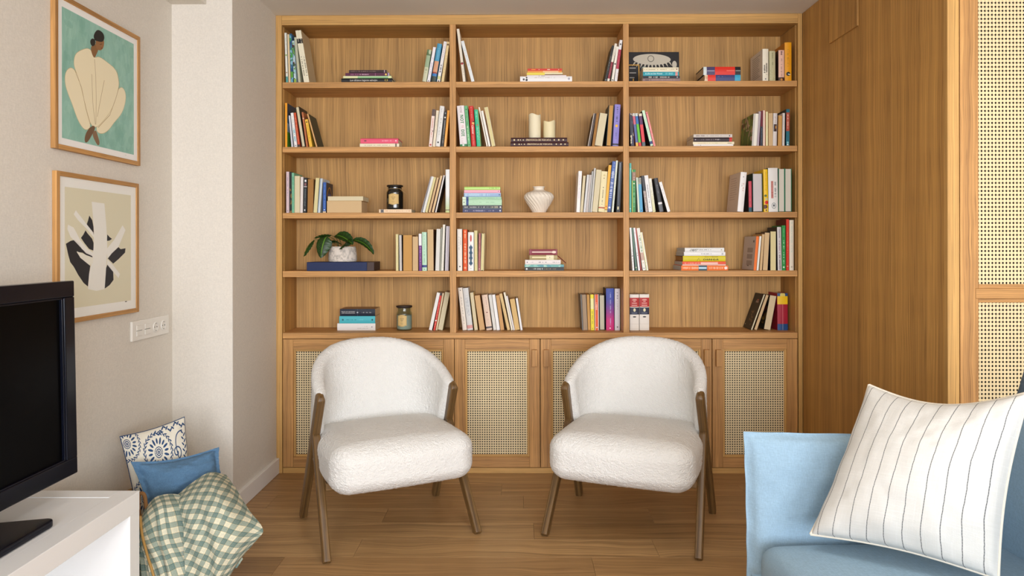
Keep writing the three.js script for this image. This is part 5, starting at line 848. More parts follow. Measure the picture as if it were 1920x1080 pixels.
{ // black jar with a wooden-look lid, standing on the peach paperback
  const z = 3.905, p = onShelf(740.7, 2, z); p.y = jarBookTop + 0.0003; const t = thing('candle_jar', 'black glass candle jar with a tan label and twine, standing on a peach paperback', 'jar', p);
  const glass = new THREE.MeshPhysicalMaterial({ color: 0x0b0e0c, roughness: 0.08, clearcoat: 1, clearcoatRoughness: 0.03 });
  const R0 = pxs(15.9, z), H = 0.137;
  part('body', lathe([[0, 0], [R0 * 0.88, 0], [R0 * 0.96, 0.003], [R0, 0.011], [R0, 0.092], [R0 * 0.97, 0.1], [R0 * 0.87, 0.107], [R0 * 0.82, 0.112], [R0 * 0.82, 0.124], [R0 * 0.86, 0.126]], 72), glass, t);
  part('lid', lathe([[0, 0.1255], [R0 * 0.86, 0.1255], [R0 * 0.95, 0.128], [R0 * 0.97, 0.131], [R0 * 0.95, 0.1345], [R0 * 0.9, H - 0.001], [0, H]], 72), mat({ color: 0x15110e, roughness: 0.35 }), t);
  const l = part('label', jarLabelGeo(R0 + 0.0006, 0.62, 0.026, 0.088), mat({ map: jarLabel(1, 1, '#7a5a2a'), roughness: 0.6, side: THREE.DoubleSide }), t); l.rotation.y = -0.02;
  const rr = R0 * 0.84, tw = []; for (let i = 0; i <= 40; i++) { const a = i / 40 * Math.PI * 2 + 0.8; tw.push(V(Math.sin(a) * rr, 0.1145 + 0.0008 * Math.sin(i), Math.cos(a) * rr)); }
  const twm = mat({ color: 0xa88a5c, roughness: 0.9 });
  part('twine', join([tube(tw, 0.0011, 80, 6), tube([tw[0], V(0.035, 0.112, 0.036), V(0.06, 0.092, 0.036), V(0.075, 0.08, 0.034)], 0.001, 20, 6), tube([V(-rr, 0.115, 0.005), V(-0.05, 0.124, 0.012), V(-0.056, 0.119, 0.016)], 0.001, 14, 6)]), twm, t);
}
{ // clear grey-green jar on the worktop
  const z = 3.955, t = thing('candle_jar', 'smoky glass candle jar with grey-green wax and tan label on the worktop', 'jar', onShelf(757.8, 4, z));
  const R0 = pxs(14.7, z);
  const glass = new THREE.MeshPhysicalMaterial({ color: 0xe8eeea, transmission: 1, thickness: 0, roughness: 0.03, ior: 1.4 });
  part('body', lathe([[0, 0], [R0 * 0.88, 0], [R0 * 0.97, 0.004], [R0, 0.012], [R0, 0.09], [R0 * 0.96, 0.099], [R0 * 0.86, 0.105], [R0 * 0.83, 0.11], [R0 * 0.83, 0.126], [R0 * 0.8, 0.126], [R0 * 0.8, 0.108], [R0 * 0.93, 0.097], [R0 * 0.965, 0.09], [R0 * 0.965, 0.012], [R0 * 0.9, 0.0045], [0, 0.0045]], 72), glass, t);
  part('wax', lathe([[0, 0.0052], [R0 * 0.89, 0.0052], [R0 * 0.955, 0.013], [R0 * 0.955, 0.084], [R0 * 0.94, 0.086], [0, 0.0845]], 72), mat({ color: 0xc8cac4, roughness: 0.5 }), t);
  part('lid', lathe([[0, 0.1265], [R0 * 0.9, 0.1265], [R0 * 1.0, 0.1295], [R0 * 1.03, 0.1335], [R0 * 1.01, 0.1375], [R0 * 0.9, 0.139], [0, 0.1395]], 72), mat({ color: 0x2c211d, roughness: 0.5 }), t);
  const l = part('label', jarLabelGeo(R0 + 0.0006, 0.6, 0.024, 0.09), mat({ map: jarLabel(1, 1, '#7a6a4a'), roughness: 0.6, side: THREE.DoubleSide }), t); l.rotation.y = -0.14;
}
// navy box and the plant on it
let boxTop;
{
  const z = SP[3], k = z / FOCAL, h = (508.2 - 491.6) * k; boxTop = SHELFY[3] + h + 0.0008;
  const x0 = at(575, 500, z).x, x1 = at(688, 500, z).x, x2 = at(701.4, 500, z).x, y0 = SHELFY[3] + 0.0004;
  const t = thing('box', 'flat navy box with a dark brown end, lying under the potted plant', 'box', V((x0 + x2) / 2, y0, -z));
  wpart('sleeve', bx(x0, x1, y0, y0 + h, -z - 0.17, -z, 'x', 0.002, 2), mat({ color: 0x0a2150, roughness: 0.6 }), t);
  wpart('end_block', bx(x1, x2, y0 + 0.001, y0 + h + 0.0005, -z - 0.17, -z - 0.0008, 'x', 0.002, 2), mat({ color: 0x46342f, roughness: 0.6 }), t);
}
{
  const z = 3.925, p = onShelf(642.6, 3, z); p.y = boxTop; const t = thing('potted_plant', 'prayer plant with veined dark leaves in a mottled white pot on the navy box', 'plant', p);
  const stone = dataTex(256, 128, (u, v) => { const n = noise2(u * 40, v * 20, 40, 20, 3) * 0.6 + noise2(u * 90, v * 45, 90, 45, 4) * 0.4; const k = n > 0.52 ? 1 : 0.74 + n * 0.4; return [226 * k, 216 * k, 204 * k]; });
  const bump = dataTex(256, 128, (u, v) => { const k = 255 * (noise2(u * 40, v * 20, 40, 20, 3) * 0.6 + noise2(u * 90, v * 45, 90, 45, 4) * 0.4); return [k, k, k]; }, false);
  const R0 = pxs(26.4, z), H = at(1000, 460.4, z).y - boxTop - 0.004;
  part('pot', lathe([[0, 0], [R0 * 0.93, 0], [R0 * 0.98, 0.004], [R0, 0.014], [R0 * 0.985, H * 0.5], [R0 * 0.93, H * 0.9], [R0 * 0.89, H], [R0 * 0.84, H], [R0 * 0.84, H - 0.012], [0, H - 0.012]], 80), mat({ map: stone, bumpMap: bump, bumpScale: 0.0016, roughness: 0.9 }), t);
  part('soil', lathe([[0, H - 0.006], [R0 * 0.5, H - 0.0065], [R0 * 0.83, H - 0.009]], 40), mat({ color: 0x2a1d14, roughness: 1, side: THREE.DoubleSide }), t);
  const leafTex = canvas(256, 512, (g, W, H2) => {
    g.fillStyle = '#20481c'; g.fillRect(0, 0, W, H2); const r = rng(3);
    for (let i = 0; i < 13; i++) { const y = H2 * (0.1 + i * 0.066); for (const s of [-1, 1]) { g.fillStyle = '#0d1f10'; g.beginPath(); g.ellipse(W / 2 + s * W * 0.17, y - 4, W * 0.12, 10, s * -0.5, 0, 7); g.fill(); g.strokeStyle = '#6f9a3c'; g.lineWidth = 5; g.beginPath(); g.moveTo(W / 2, y + 14); g.quadraticCurveTo(W / 2 + s * W * 0.22, y + 6, W / 2 + s * W * 0.44, y - 42); g.stroke(); } }
    g.strokeStyle = '#8fbf3a'; g.lineWidth = 14; g.beginPath(); g.moveTo(W / 2, 0); g.lineTo(W / 2, H2); g.stroke();
  });
  const leafMat = new THREE.MeshPhysicalMaterial({ map: leafTex, roughness: 0.42, side: THREE.DoubleSide, color: 0xb4c4ac });
  const c = (px, py, dz) => at(px, py, z + dz).sub(p);
  const stems = [];
  const leaf = (a, m, b, w, side, cup = 0.35) => { // a base, m mid, b tip: points; side: the direction across the blade
    const cv = new THREE.QuadraticBezierCurve3(a, m, b), ac = side.clone().normalize();
    const g = surf(26, 14, (u, v) => { const q = cv.getPoint(u), tg = cv.getTangent(u), s = ac.clone().addScaledVector(tg, -ac.dot(tg)).normalize(), n = V(0, 0, 0).crossVectors(tg, s), k = v * 2 - 1; const wd = w * Math.pow(Math.sin(Math.PI * Math.pow(clamp(u, 0.0, 1), 0.82)), 0.62); const rip = 0.0015 * Math.sin(u * 40) * Math.abs(k); return q.addScaledVector(s, k * wd).addScaledVector(n, -cup * wd * k * k + rip); }, false, (u, v) => [v, 1 - u]);
    part('leaf', g, leafMat, t); stems.push(tube([V(b.x * 0.08 + a.x * 0.1, H - 0.01, 0.004), V(a.x * 0.6, lerp(H, a.y, 0.75), a.z * 0.5), a], 0.0016, 12, 6));
  };
  leaf(c(590, 449, -0.03), c(577, 457, -0.045), c(569.5, 481.5, -0.05), 0.027, V(0.8, 0.35, 0.6));
  leaf(c(613, 443, -0.06), c(604, 452, -0.085), c(601.5, 484, -0.08), 0.045, V(1, 0.05, 0.1));
  leaf(c(622, 441.5, -0.02), c(605, 439, -0.035), c(588.5, 447, -0.03), 0.018, V(0.1, 0.5, 1), 0.2);
  leaf(c(629, 441, -0.05), c(645, 441, -0.08), c(662, 459, -0.085), 0.04, V(-0.3, -0.5, 0.75), 0.25);
  leaf(c(659, 449, -0.08), c(648, 453, -0.095), c(636, 467.5, -0.1), 0.042, V(1, 0.9, 0.3), 0.3);
  leaf(c(660.5, 450.5, -0.03), c(684, 449, -0.045), c(701, 477.5, -0.05), 0.027, V(-0.35, -0.6, 0.8), 0.35);
  leaf(c(618, 455, 0), c(628, 452, 0.02), c(640, 459, 0.03), 0.018, V(0, 0.4, 1), 0.2);
  part('stem', join(stems), mat({ color: 0x4c5a2a, roughness: 0.7 }), t);
  part('tendril', tube([c(601, 448, -0.05), c(595, 441, -0.05), c(586.5, 430.5, -0.045)], 0.0007, 12, 5), mat({ color: 0x8a7a4a, roughness: 0.8 }), t);
}
{ // ribbon hanging from the stack on the fourth shelf
  const z = 3.86, a = at(1045.3, 479.4, z), b = at(1053, 486, z - 0.012), c = at(1061, 493.2, z - 0.03);
  const t = thing('ribbon', 'thin dark red ribbon bookmark trailing from the stack on the fourth shelf', 'bookmark', a.clone());
  const cv = new THREE.CatmullRomCurve3([a, b, c]); part('ribbon', surf(12, 2, (u, v) => cv.getPoint(u).sub(a).add(V(0.0014, 0.0018, 0).multiplyScalar(v * 2 - 1)), false), mat({ color: 0x6a1414, roughness: 0.7, side: THREE.DoubleSide }), t);
}

// ---------------------------------------------------------------- pictures on the white wall
const FX = LEFT + 0.018;
const wallU = (px, x = FX) => x * FOCAL / (px - 970);   // depth of a point of the wall seen at column px
const wallY = (px, py, x = FX) => EYE - (py - HORIZON) * wallU(px, x) / FOCAL;
function picture(label, pz0, pz1, py0, py1, cropX, cropY, cropS, draw, matCol) {
  const t = thing('framed_print', label, 'picture', V(LEFT, (py0 + py1) / 2, -(pz0 + pz1) / 2), 'framed prints'), f = 0.017, x0 = LEFT + 0.0005;
  const P = (n, g, m) => wpart(n, g, m, t);
  P('frame_side', bx(x0, FX, py0, py1, -pz1, -pz1 + f, 'y', 0.0012), OAK.solid); P('frame_side', bx(x0, FX, py0, py1, -pz0 - f, -pz0, 'y', 0.0012), OAK.solid);
  P('frame_side', bx(x0, FX, py0, py0 + f, -pz1 + f, -pz0 - f, 'z', 0.0012), OAK.solid); P('frame_side', bx(x0, FX, py1 - f, py1, -pz1 + f, -pz0 - f, 'z', 0.0012), OAK.solid);
  const xs = FX - 0.005, a0 = pz0 + f, a1 = pz1 - f, b0 = py0 + f, b1 = py1 - f;
  const tex = canvas(1024, Math.round(1024 * (b1 - b0) / (a1 - a0)), (g, W, H) => {
    const Q = (cx, cy) => { const px = cropX + cx / cropS, py = cropY + cy / cropS, d = wallU(px, xs); return [(d - a0) / (a1 - a0) * W, (b1 - wallY(px, py, xs)) / (b1 - b0) * H]; };
    draw(g, W, H, Q);
  });
  const g = new THREE.BufferGeometry();
  g.setAttribute('position', new THREE.Float32BufferAttribute([xs, b0, -a0, xs, b0, -a1, xs, b1, -a1, xs, b1, -a0], 3)); g.setAttribute('uv', new THREE.Float32BufferAttribute([0, 0, 1, 0, 1, 1, 0, 1], 2)); g.setIndex([0, 1, 2, 0, 2, 3]); g.computeVertexNormals();
  P('print', g, mat({ map: tex, roughness: 0.55, side: THREE.DoubleSide }));
  P('backing', bx(x0, xs - 0.001, b0, b1, -a1, -a0, 'y', 0.0005), M.dark);
}
const poly = (g, Q, pts, fill, stroke, lw) => { g.beginPath(); const q = pts.map((p) => Q(p[0], p[1])); const n = q.length; g.moveTo((q[0][0] + q[n - 1][0]) / 2, (q[0][1] + q[n - 1][1]) / 2); for (let i = 0; i < n; i++) { const b = q[(i + 1) % n]; g.quadraticCurveTo(q[i][0], q[i][1], (q[i][0] + b[0]) / 2, (q[i][1] + b[1]) / 2); } g.closePath(); if (fill) { g.fillStyle = fill; g.fill(); } if (stroke) { g.strokeStyle = stroke; g.lineWidth = lw; g.stroke(); } };
const shape = (g, Q, pts, fill) => { g.beginPath(); pts.forEach((p, i) => { const q = Q(p[0], p[1]); i ? g.lineTo(...q) : g.moveTo(...q); }); g.closePath(); g.fillStyle = fill; g.fill(); };
const stroke = (g, Q, pts, col, lw) => { g.beginPath(); pts.forEach((p, i) => { const q = Q(p[0], p[1]); i ? g.lineTo(...q) : g.moveTo(...q); }); g.strokeStyle = col; g.lineWidth = lw; g.stroke(); };
picture('oak-framed print of a seated figure in billowing cream clothes on green, hung uppermost', 2.4, 2.945, 1.578, 2.119, 80, 0, 3.374, (g, W, H, Q) => {
  g.fillStyle = '#f6f5f1'; g.fillRect(0, 0, W, H); const r = rng(8), m = W * 0.05; g.save(); g.beginPath(); g.rect(m, m * 0.95, W - 2 * m, H - 1.9 * m); g.clip();
  g.fillStyle = '#95c4b5'; g.fillRect(0, 0, W, H); for (let i = 0; i < 420; i++) { g.fillStyle = ['rgba(166,208,192,.35)', 'rgba(120,176,158,.3)', 'rgba(142,192,176,.35)'][i % 3]; g.beginPath(); g.ellipse(r() * W, r() * H, 10 + r() * 40, 20 + r() * 90, r() * 0.6 - 0.3, 0, 7); g.fill(); }
  const cream = '#f7ebc8';
  poly(g, Q, [[165, 412], [130, 445], [128, 520], [150, 590], [175, 650], [205, 740], [235, 795], [265, 820], [300, 790], [250, 560], [200, 440]], cream, '#c9b27c', 3);
  poly(g, Q, [[480, 535], [512, 560], [520, 620], [495, 710], [440, 770], [410, 815], [370, 842], [330, 830], [330, 780], [420, 640]], cream, '#c9b27c', 3);
  poly(g, Q, [[290, 288], [215, 312], [188, 345], [185, 410], [215, 480], [250, 620], [290, 780], [320, 800], [345, 790], [430, 690], [470, 560], [475, 500], [455, 430], [400, 385], [345, 345], [315, 360]], cream, '#c9b27c', 3);
  for (const l of [[[318, 365], [326, 480], [328, 620], [326, 780]], [[190, 430], [235, 545], [262, 680], [290, 780]], [[475, 540], [455, 610], [415, 720], [340, 800]], [[380, 500], [360, 600], [335, 730]], [[460, 430], [478, 540]], [[300, 460], [306, 640], [322, 780]]]) stroke(g, Q, l, '#a3864e', 3.5);
  poly(g, Q, [[292, 288], [318, 258], [345, 300], [330, 335], [317, 362], [300, 330]], '#8c6238');
  poly(g, Q, [[322, 250], [345, 225], [378, 240], [380, 270], [372, 300], [352, 312], [330, 300]], '#9a6c40');
  poly(g, Q, [[310, 215], [330, 180], [352, 180], [378, 205], [382, 240], [365, 258], [335, 250], [318, 245]], '#15120f');
  poly(g, Q, [[290, 245], [305, 230], [325, 245], [322, 275], [305, 285], [292, 270]], '#15120f');
  stroke(g, Q, [[352, 272], [366, 268]], '#4a2c1a', 4); stroke(g, Q, [[358, 296], [368, 294]], '#6a3a28', 5);
  poly(g, Q, [[310, 785], [325, 800], [300, 850], [270, 898], [252, 890], [258, 840], [285, 800]], '#75583e'); poly(g, Q, [[300, 840], [325, 810], [338, 850], [352, 900], [340, 918], [322, 890]], '#8a6c50');
  g.restore(); g.fillStyle = '#dfe6da'; const s = Q(510, 972); g.fillRect(s[0], s[1], 26, 5);
});
picture('oak-framed abstract print of pale torn-paper branches over black shapes, above the switches', 2.408, 2.933, 0.967, 1.502, 80, 310, 3.6, (g, W, H, Q) => {
  g.fillStyle = '#f4f3ec'; g.fillRect(0, 0, W, H); g.fillStyle = '#e2dcc0'; g.fillRect(W * 0.065, H * 0.07, W * 0.86, H * 0.86);
  const bk = '#1d1e26', wh = '#f0ecdc';
  shape(g, Q, [[142, 525], [175, 505], [205, 498], [232, 520], [250, 560], [290, 588], [318, 606], [326, 618], [300, 615], [255, 585], [215, 580], [235, 610], [265, 640], [308, 675], [300, 730], [292, 815], [262, 790], [225, 735], [195, 680], [172, 650], [158, 600]], bk);
  shape(g, Q, [[276, 434], [290, 455], [320, 490], [331, 520], [330, 572], [300, 560], [268, 520], [245, 485], [262, 462]], bk);
  shape(g, Q, [[302, 334], [322, 365], [330, 410], [333, 462], [315, 435], [284, 395], [294, 365]], bk);
  shape(g, Q, [[424, 462], [440, 480], [456, 492], [440, 503], [422, 506]], bk);
  shape(g, Q, [[500, 548], [515, 562], [548, 556], [545, 585], [500, 630], [464, 660], [428, 625], [455, 590]], bk);
  shape(g, Q, [[426, 662], [445, 685], [464, 712], [466, 770], [440, 805], [405, 830], [412, 740], [416, 690]], bk);
  const tw = 'rgba(242,240,232,0.93)';
  shape(g, Q, [[318, 240], [405, 252], [416, 380], [422, 470], [424, 560], [416, 690], [406, 832], [350, 845], [292, 832], [300, 730], [320, 640], [332, 540], [333, 430], [326, 330]], tw);
  shape(g, Q, [[210, 298], [235, 330], [290, 400], [330, 450], [334, 485], [290, 430], [225, 365], [196, 325]], tw);
  shape(g, Q, [[156, 395], [195, 415], [215, 450], [240, 500], [290, 560], [330, 585], [330, 612], [280, 590], [215, 520], [175, 480], [152, 425]], tw);
  shape(g, Q, [[528, 400], [548, 432], [520, 500], [500, 546], [455, 590], [425, 625], [420, 560], [470, 500], [505, 440]], tw);
  shape(g, Q, [[424, 630], [465, 672], [510, 730], [500, 758], [455, 705], [422, 665]], tw);
  shape(g, Q, [[215, 575], [250, 590], [330, 620], [325, 660], [300, 668], [240, 620]], wh);
  g.fillStyle = '#55524a'; const s = Q(544, 915); g.fillRect(s[0], s[1], 30, 7);
});
{ // switch and socket plate
  const z0 = 2.893, z1 = 3.199, yc = 0.887, h = 0.083, t = thing('switch_plate', 'white four-gang wall plate with two switches and two sockets', 'switch plate', V(LEFT, yc, -(z0 + z1) / 2));
  const P = (n, g, m = M.plastic, p = t) => wpart(n, g, m, p);
  P('plate', bx(LEFT + 0.0003, LEFT + 0.011, yc - h / 2, yc + h / 2, -z1, -z0, 'z', 0.003, 3));
  const cz = [2.945, 3.011, 3.079, 3.147], x1 = LEFT + 0.011;
  cz.forEach((z, i) => {
    if (i < 2) {
      P('rocker', bx(x1, x1 + 0.0035, yc + 0.0008, yc + 0.0225, -z - 0.0225, -z + 0.0225, 'z', 0.0015, 2)); P('rocker', bx(x1, x1 + 0.0035, yc - 0.0225, yc - 0.0008, -z - 0.0225, -z + 0.0225, 'z', 0.0015, 2));
      P('gap', bx(x1, x1 + 0.0018, yc - 0.0008, yc + 0.0008, -z - 0.022, -z + 0.022, 'z', 0.0002), M.dark);
    } else {
      const s = lathe([[0, 0.0005], [0.0165, 0.0005], [0.0175, 0.0045], [0.0215, 0.0045], [0.0225, 0]], 40); s.rotateZ(-Math.PI / 2); s.translate(x1, yc, -z); const so = P('socket', s);
      for (const e of [-1, 1]) { const hole = new THREE.CylinderGeometry(0.0025, 0.0025, 0.001, 16); hole.rotateZ(Math.PI / 2); hole.translate(x1 + 0.0012, yc, -z + e * 0.0095); P('pin_hole', hole, M.dark, so); P('earth_clip', bx(x1 + 0.001, x1 + 0.004, yc + e * 0.0165 - 0.0022, yc + e * 0.0165 + 0.0022, -z - 0.002, -z + 0.002, 'z', 0.0005), mat({ color: 0x8a8a88, metalness: 0.8, roughness: 0.35 }), so); }
    }
  });
}

{ // the lamp on the ceiling
  const t = thing('ceiling_lamp', 'round flush white ceiling lamp above the seats, out of the picture', 'lamp', V(LAMP.x, TOP, LAMP.z));
  part('housing', lathe([[0, -0.0005], [LAMP.r + 0.02, -0.0005], [LAMP.r + 0.02, -0.045], [LAMP.r, -0.048], [LAMP.r, -0.03], [0, -0.03]], 64), M.white, t);
  part('diffuser', lathe([[0, -0.054], [LAMP.r * 0.8, -0.052], [LAMP.r - 0.002, -0.044], [LAMP.r - 0.002, -0.034], [0, -0.034]], 64), mat({ color: 0xffffff, emissive: 0xfff4e6, emissiveIntensity: 1.2, roughness: 0.6 }), t);
}

// ---------------------------------------------------------------- television on the white console
const CT = 0.45, CZ = (EYE - CT) * FOCAL / 458.6, CX = at(261.6, 920.6, CZ).x;
{
  const t = thing('tv_console', 'white lacquered open-fronted console standing against the wall under the television', 'console', V((LEFT + CX) / 2, 0, -(CZ - 0.75)));
  const P = (n, g, m = M.lacquer) => wpart(n, g, m, t), w = 0.055, L = 1.5, z1 = -CZ, z0 = -CZ + L, xb = LEFT + 0.019, tt = 0.062, bdr = 0.062, gp = 0.0015;
  // top: a mitred border round an inset panel
  P('top_border', join([bx(CX - bdr, CX, CT - tt, CT, z1, z0, 'z', 0.0012), bx(xb, CX - bdr, CT - tt, CT, z1, z1 + bdr, 'x', 0.0012), bx(xb, xb + bdr * 0.5, CT - tt, CT, z1 + bdr, z0, 'z', 0.0012)]));
  P('top_panel', bx(xb + bdr * 0.5 + gp, CX - bdr - gp, CT - tt, CT - 0.0012, z1 + bdr + gp, z0, 'z', 0.0012));
  P('end_panel', bx(xb, CX - 0.0005, 0, CT - tt, z1, z1 + w, 'y', 0.0012)); P('end_panel', bx(xb, CX - 0.0005, 0, CT - tt, z0 - w, z0, 'y', 0.0012));
  P('base_panel', bx(xb, CX - 0.0005, 0.0, 0.05, z1 + w, z0 - w, 'z', 0.0012)); P('back_panel', bx(xb, xb + 0.018, 0.05, CT - tt, z1 + w, z0 - w, 'z', 0.001));
}
{
  const X = -1.38, z1 = 2.2, z0 = 1.18, y0 = 0.531, y1 = 1.133, b = 0.05, t = thing('television', 'black glossy flat television on a slab stand, switched off', 'television', V(X - 0.05, CT, -(z0 + z1) / 2));
  const body = new THREE.Group(); // parts of the screen lean back slightly about the lower edge
  const lean = (g) => { g.translate(-X, -y0, 0); g.rotateZ(0.018); g.translate(X, y0, 0); return g; };
  const P = (n, g, m = M.black) => wpart(n, lean(g), m, t);
  const bez = (a, bb, c, d) => bx(X - 0.045, X, a, bb, c, d, 'z', 0.004, 2);
  P('bezel', join([bez(y1 - b, y1, -z1, -z0), bez(y0, y0 + b * 1.05, -z1, -z0), bez(y0 + b, y1 - b, -z1, -z1 + b), bez(y0 + b, y1 - b, -z0 - b, -z0)]));
  P('inner_lip', join([bx(X - 0.016, X - 0.004, y0 + b, y0 + b + 0.006, -z1 + b, -z0 - b, 'z', 0.002), bx(X - 0.016, X - 0.004, y1 - b - 0.006, y1 - b, -z1 + b, -z0 - b, 'z', 0.002), bx(X - 0.016, X - 0.004, y0 + b, y1 - b, -z1 + b, -z1 + b + 0.006, 'y', 0.002)]));
  P('screen', bx(X - 0.03, X - 0.013, y0 + b, y1 - b, -z1 + b, -z0 - b, 'z', 0.001), M.screen);
  P('back_cover', bx(X - 0.09, X - 0.046, y0 + 0.04, y1 - 0.04, -z1 + 0.05, -z0 - 0.05, 'z', 0.02, 3), mat({ color: 0x101114, roughness: 0.6 }));
  P('connector', join([bx(X - 0.03, X - 0.02, y0 - 0.008, y0 + 0.001, -z1 + 0.16, -z1 + 0.19, 'z', 0.002), bx(X - 0.03, X - 0.02, y0 - 0.009, y0 + 0.001, -z1 + 0.205, -z1 + 0.25, 'z', 0.002)]), mat({ color: 0xb99a5c, metalness: 0.7, roughness: 0.4 }));
  const sf = at(100, 987, (EYE - CT) * FOCAL / 525), zc = (z0 + z1) / 2;
  const slab = new THREE.Shape(); const bw = -sf.z - zc, bx0 = LEFT + 0.06, bx1 = sf.x + 0.002;
  slab.moveTo(bx0, -bw * 0.8); slab.lineTo(bx1 - 0.02, -bw); slab.quadraticCurveTo(bx1, -bw, bx1, -bw + 0.02); slab.lineTo(bx1, bw - 0.02); slab.quadraticCurveTo(bx1, bw, bx1 - 0.02, bw); slab.lineTo(bx0, bw * 0.8); slab.closePath();
  const sg = new THREE.ExtrudeGeometry(slab, { depth: 0.012, bevelEnabled: true, bevelThickness: 0.004, bevelSize: 0.004, bevelSegments: 3 }); sg.rotateX(-Math.PI / 2); sg.translate(0, CT + 0.0045, -zc);
  wpart('stand_base', sg, M.black, t);
  wpart('neck', bx(X - 0.1, X - 0.06, CT + 0.016, y0 + 0.12, -zc - 0.12, -zc + 0.12, 'y', 0.008, 2), M.black, t);
}

// ---------------------------------------------------------------- cushions: two puffed faces between four corners
function pillowGeo(TL, TR, BL, BR, T, o = {}) {
  const { n = 44, pull = 0.05, flange = 0.0, sag = 0, pow = 0.5, crease = 0.004, seed = 1, front = 1, back = 1 } = o;
  const N = TR.clone().sub(BL).cross(TL.clone().sub(BR)).normalize();
  const P = (s, t, side) => {
    const ss = 0.5 + (s - 0.5) * (1 - pull * Math.sin(Math.PI * t)), tt = 0.5 + (t - 0.5) * (1 - pull * Math.sin(Math.PI * s));
    const a = BL.clone().lerp(BR, ss), b = TL.clone().lerp(TR, ss), p = a.lerp(b, tt);
    const f = flange, u = clamp((s - f) / (1 - 2 * f), 0, 1), v = clamp((t - f) / (1 - 2 * f), 0, 1);
    const th = T / 2 * Math.pow(Math.max(0, Math.sin(Math.PI * u) * Math.sin(Math.PI * v)), pow);
    const c = crease * (noise3(s * 7 + seed, t * 7, 3 + seed) - 0.5 + 0.6 * (noise3(s * 15 + seed, t * 15, 9) - 0.5)) * (u > 0 && v > 0 && u < 1 && v < 1 ? 1 : 0.3);
    p.addScaledVector(N, (side > 0 ? front : -back) * (th + 0.0012) + c * (th > 0.003 ? 1 : 0.4)); p.y -= sag * Math.sin(Math.PI * s) * smooth(0.5, 1, t);
    if (flange && th < 0.0005) p.addScaledVector(N, 0.0022 * Math.sin((s + t) * 37 + seed + 2 * noise3(s * 5, t * 5, seed)));
    return p;
  };
  const F = surf(n, n, (s, t) => P(s, t, 1)), B = flip(surf(n, n, (s, t) => P(s, t, -1)));
  // closing rim
  const rim = []; for (let i = 0; i < 4 * n; i++) { const k = i % n, e = Math.floor(i / n); rim.push(e === 0 ? [k / n, 0] : e === 1 ? [1, k / n] : e === 2 ? [1 - k / n, 1] : [0, 1 - k / n]); }
  const E = surf(4 * n, 1, (u, v) => { const q = rim[Math.round(u * 4 * n) % (4 * n)]; return P(q[0], q[1], v > 0.5 ? 1 : -1); }, false, (u) => rim[Math.round(u * 4 * n) % (4 * n)]);
  const g = join([F, B, E]); g.userData.rim = rim.map(([s, t]) => P(s, t, 1)); return g;
}
const dbl = (m) => { m.side = THREE.DoubleSide; return m; };

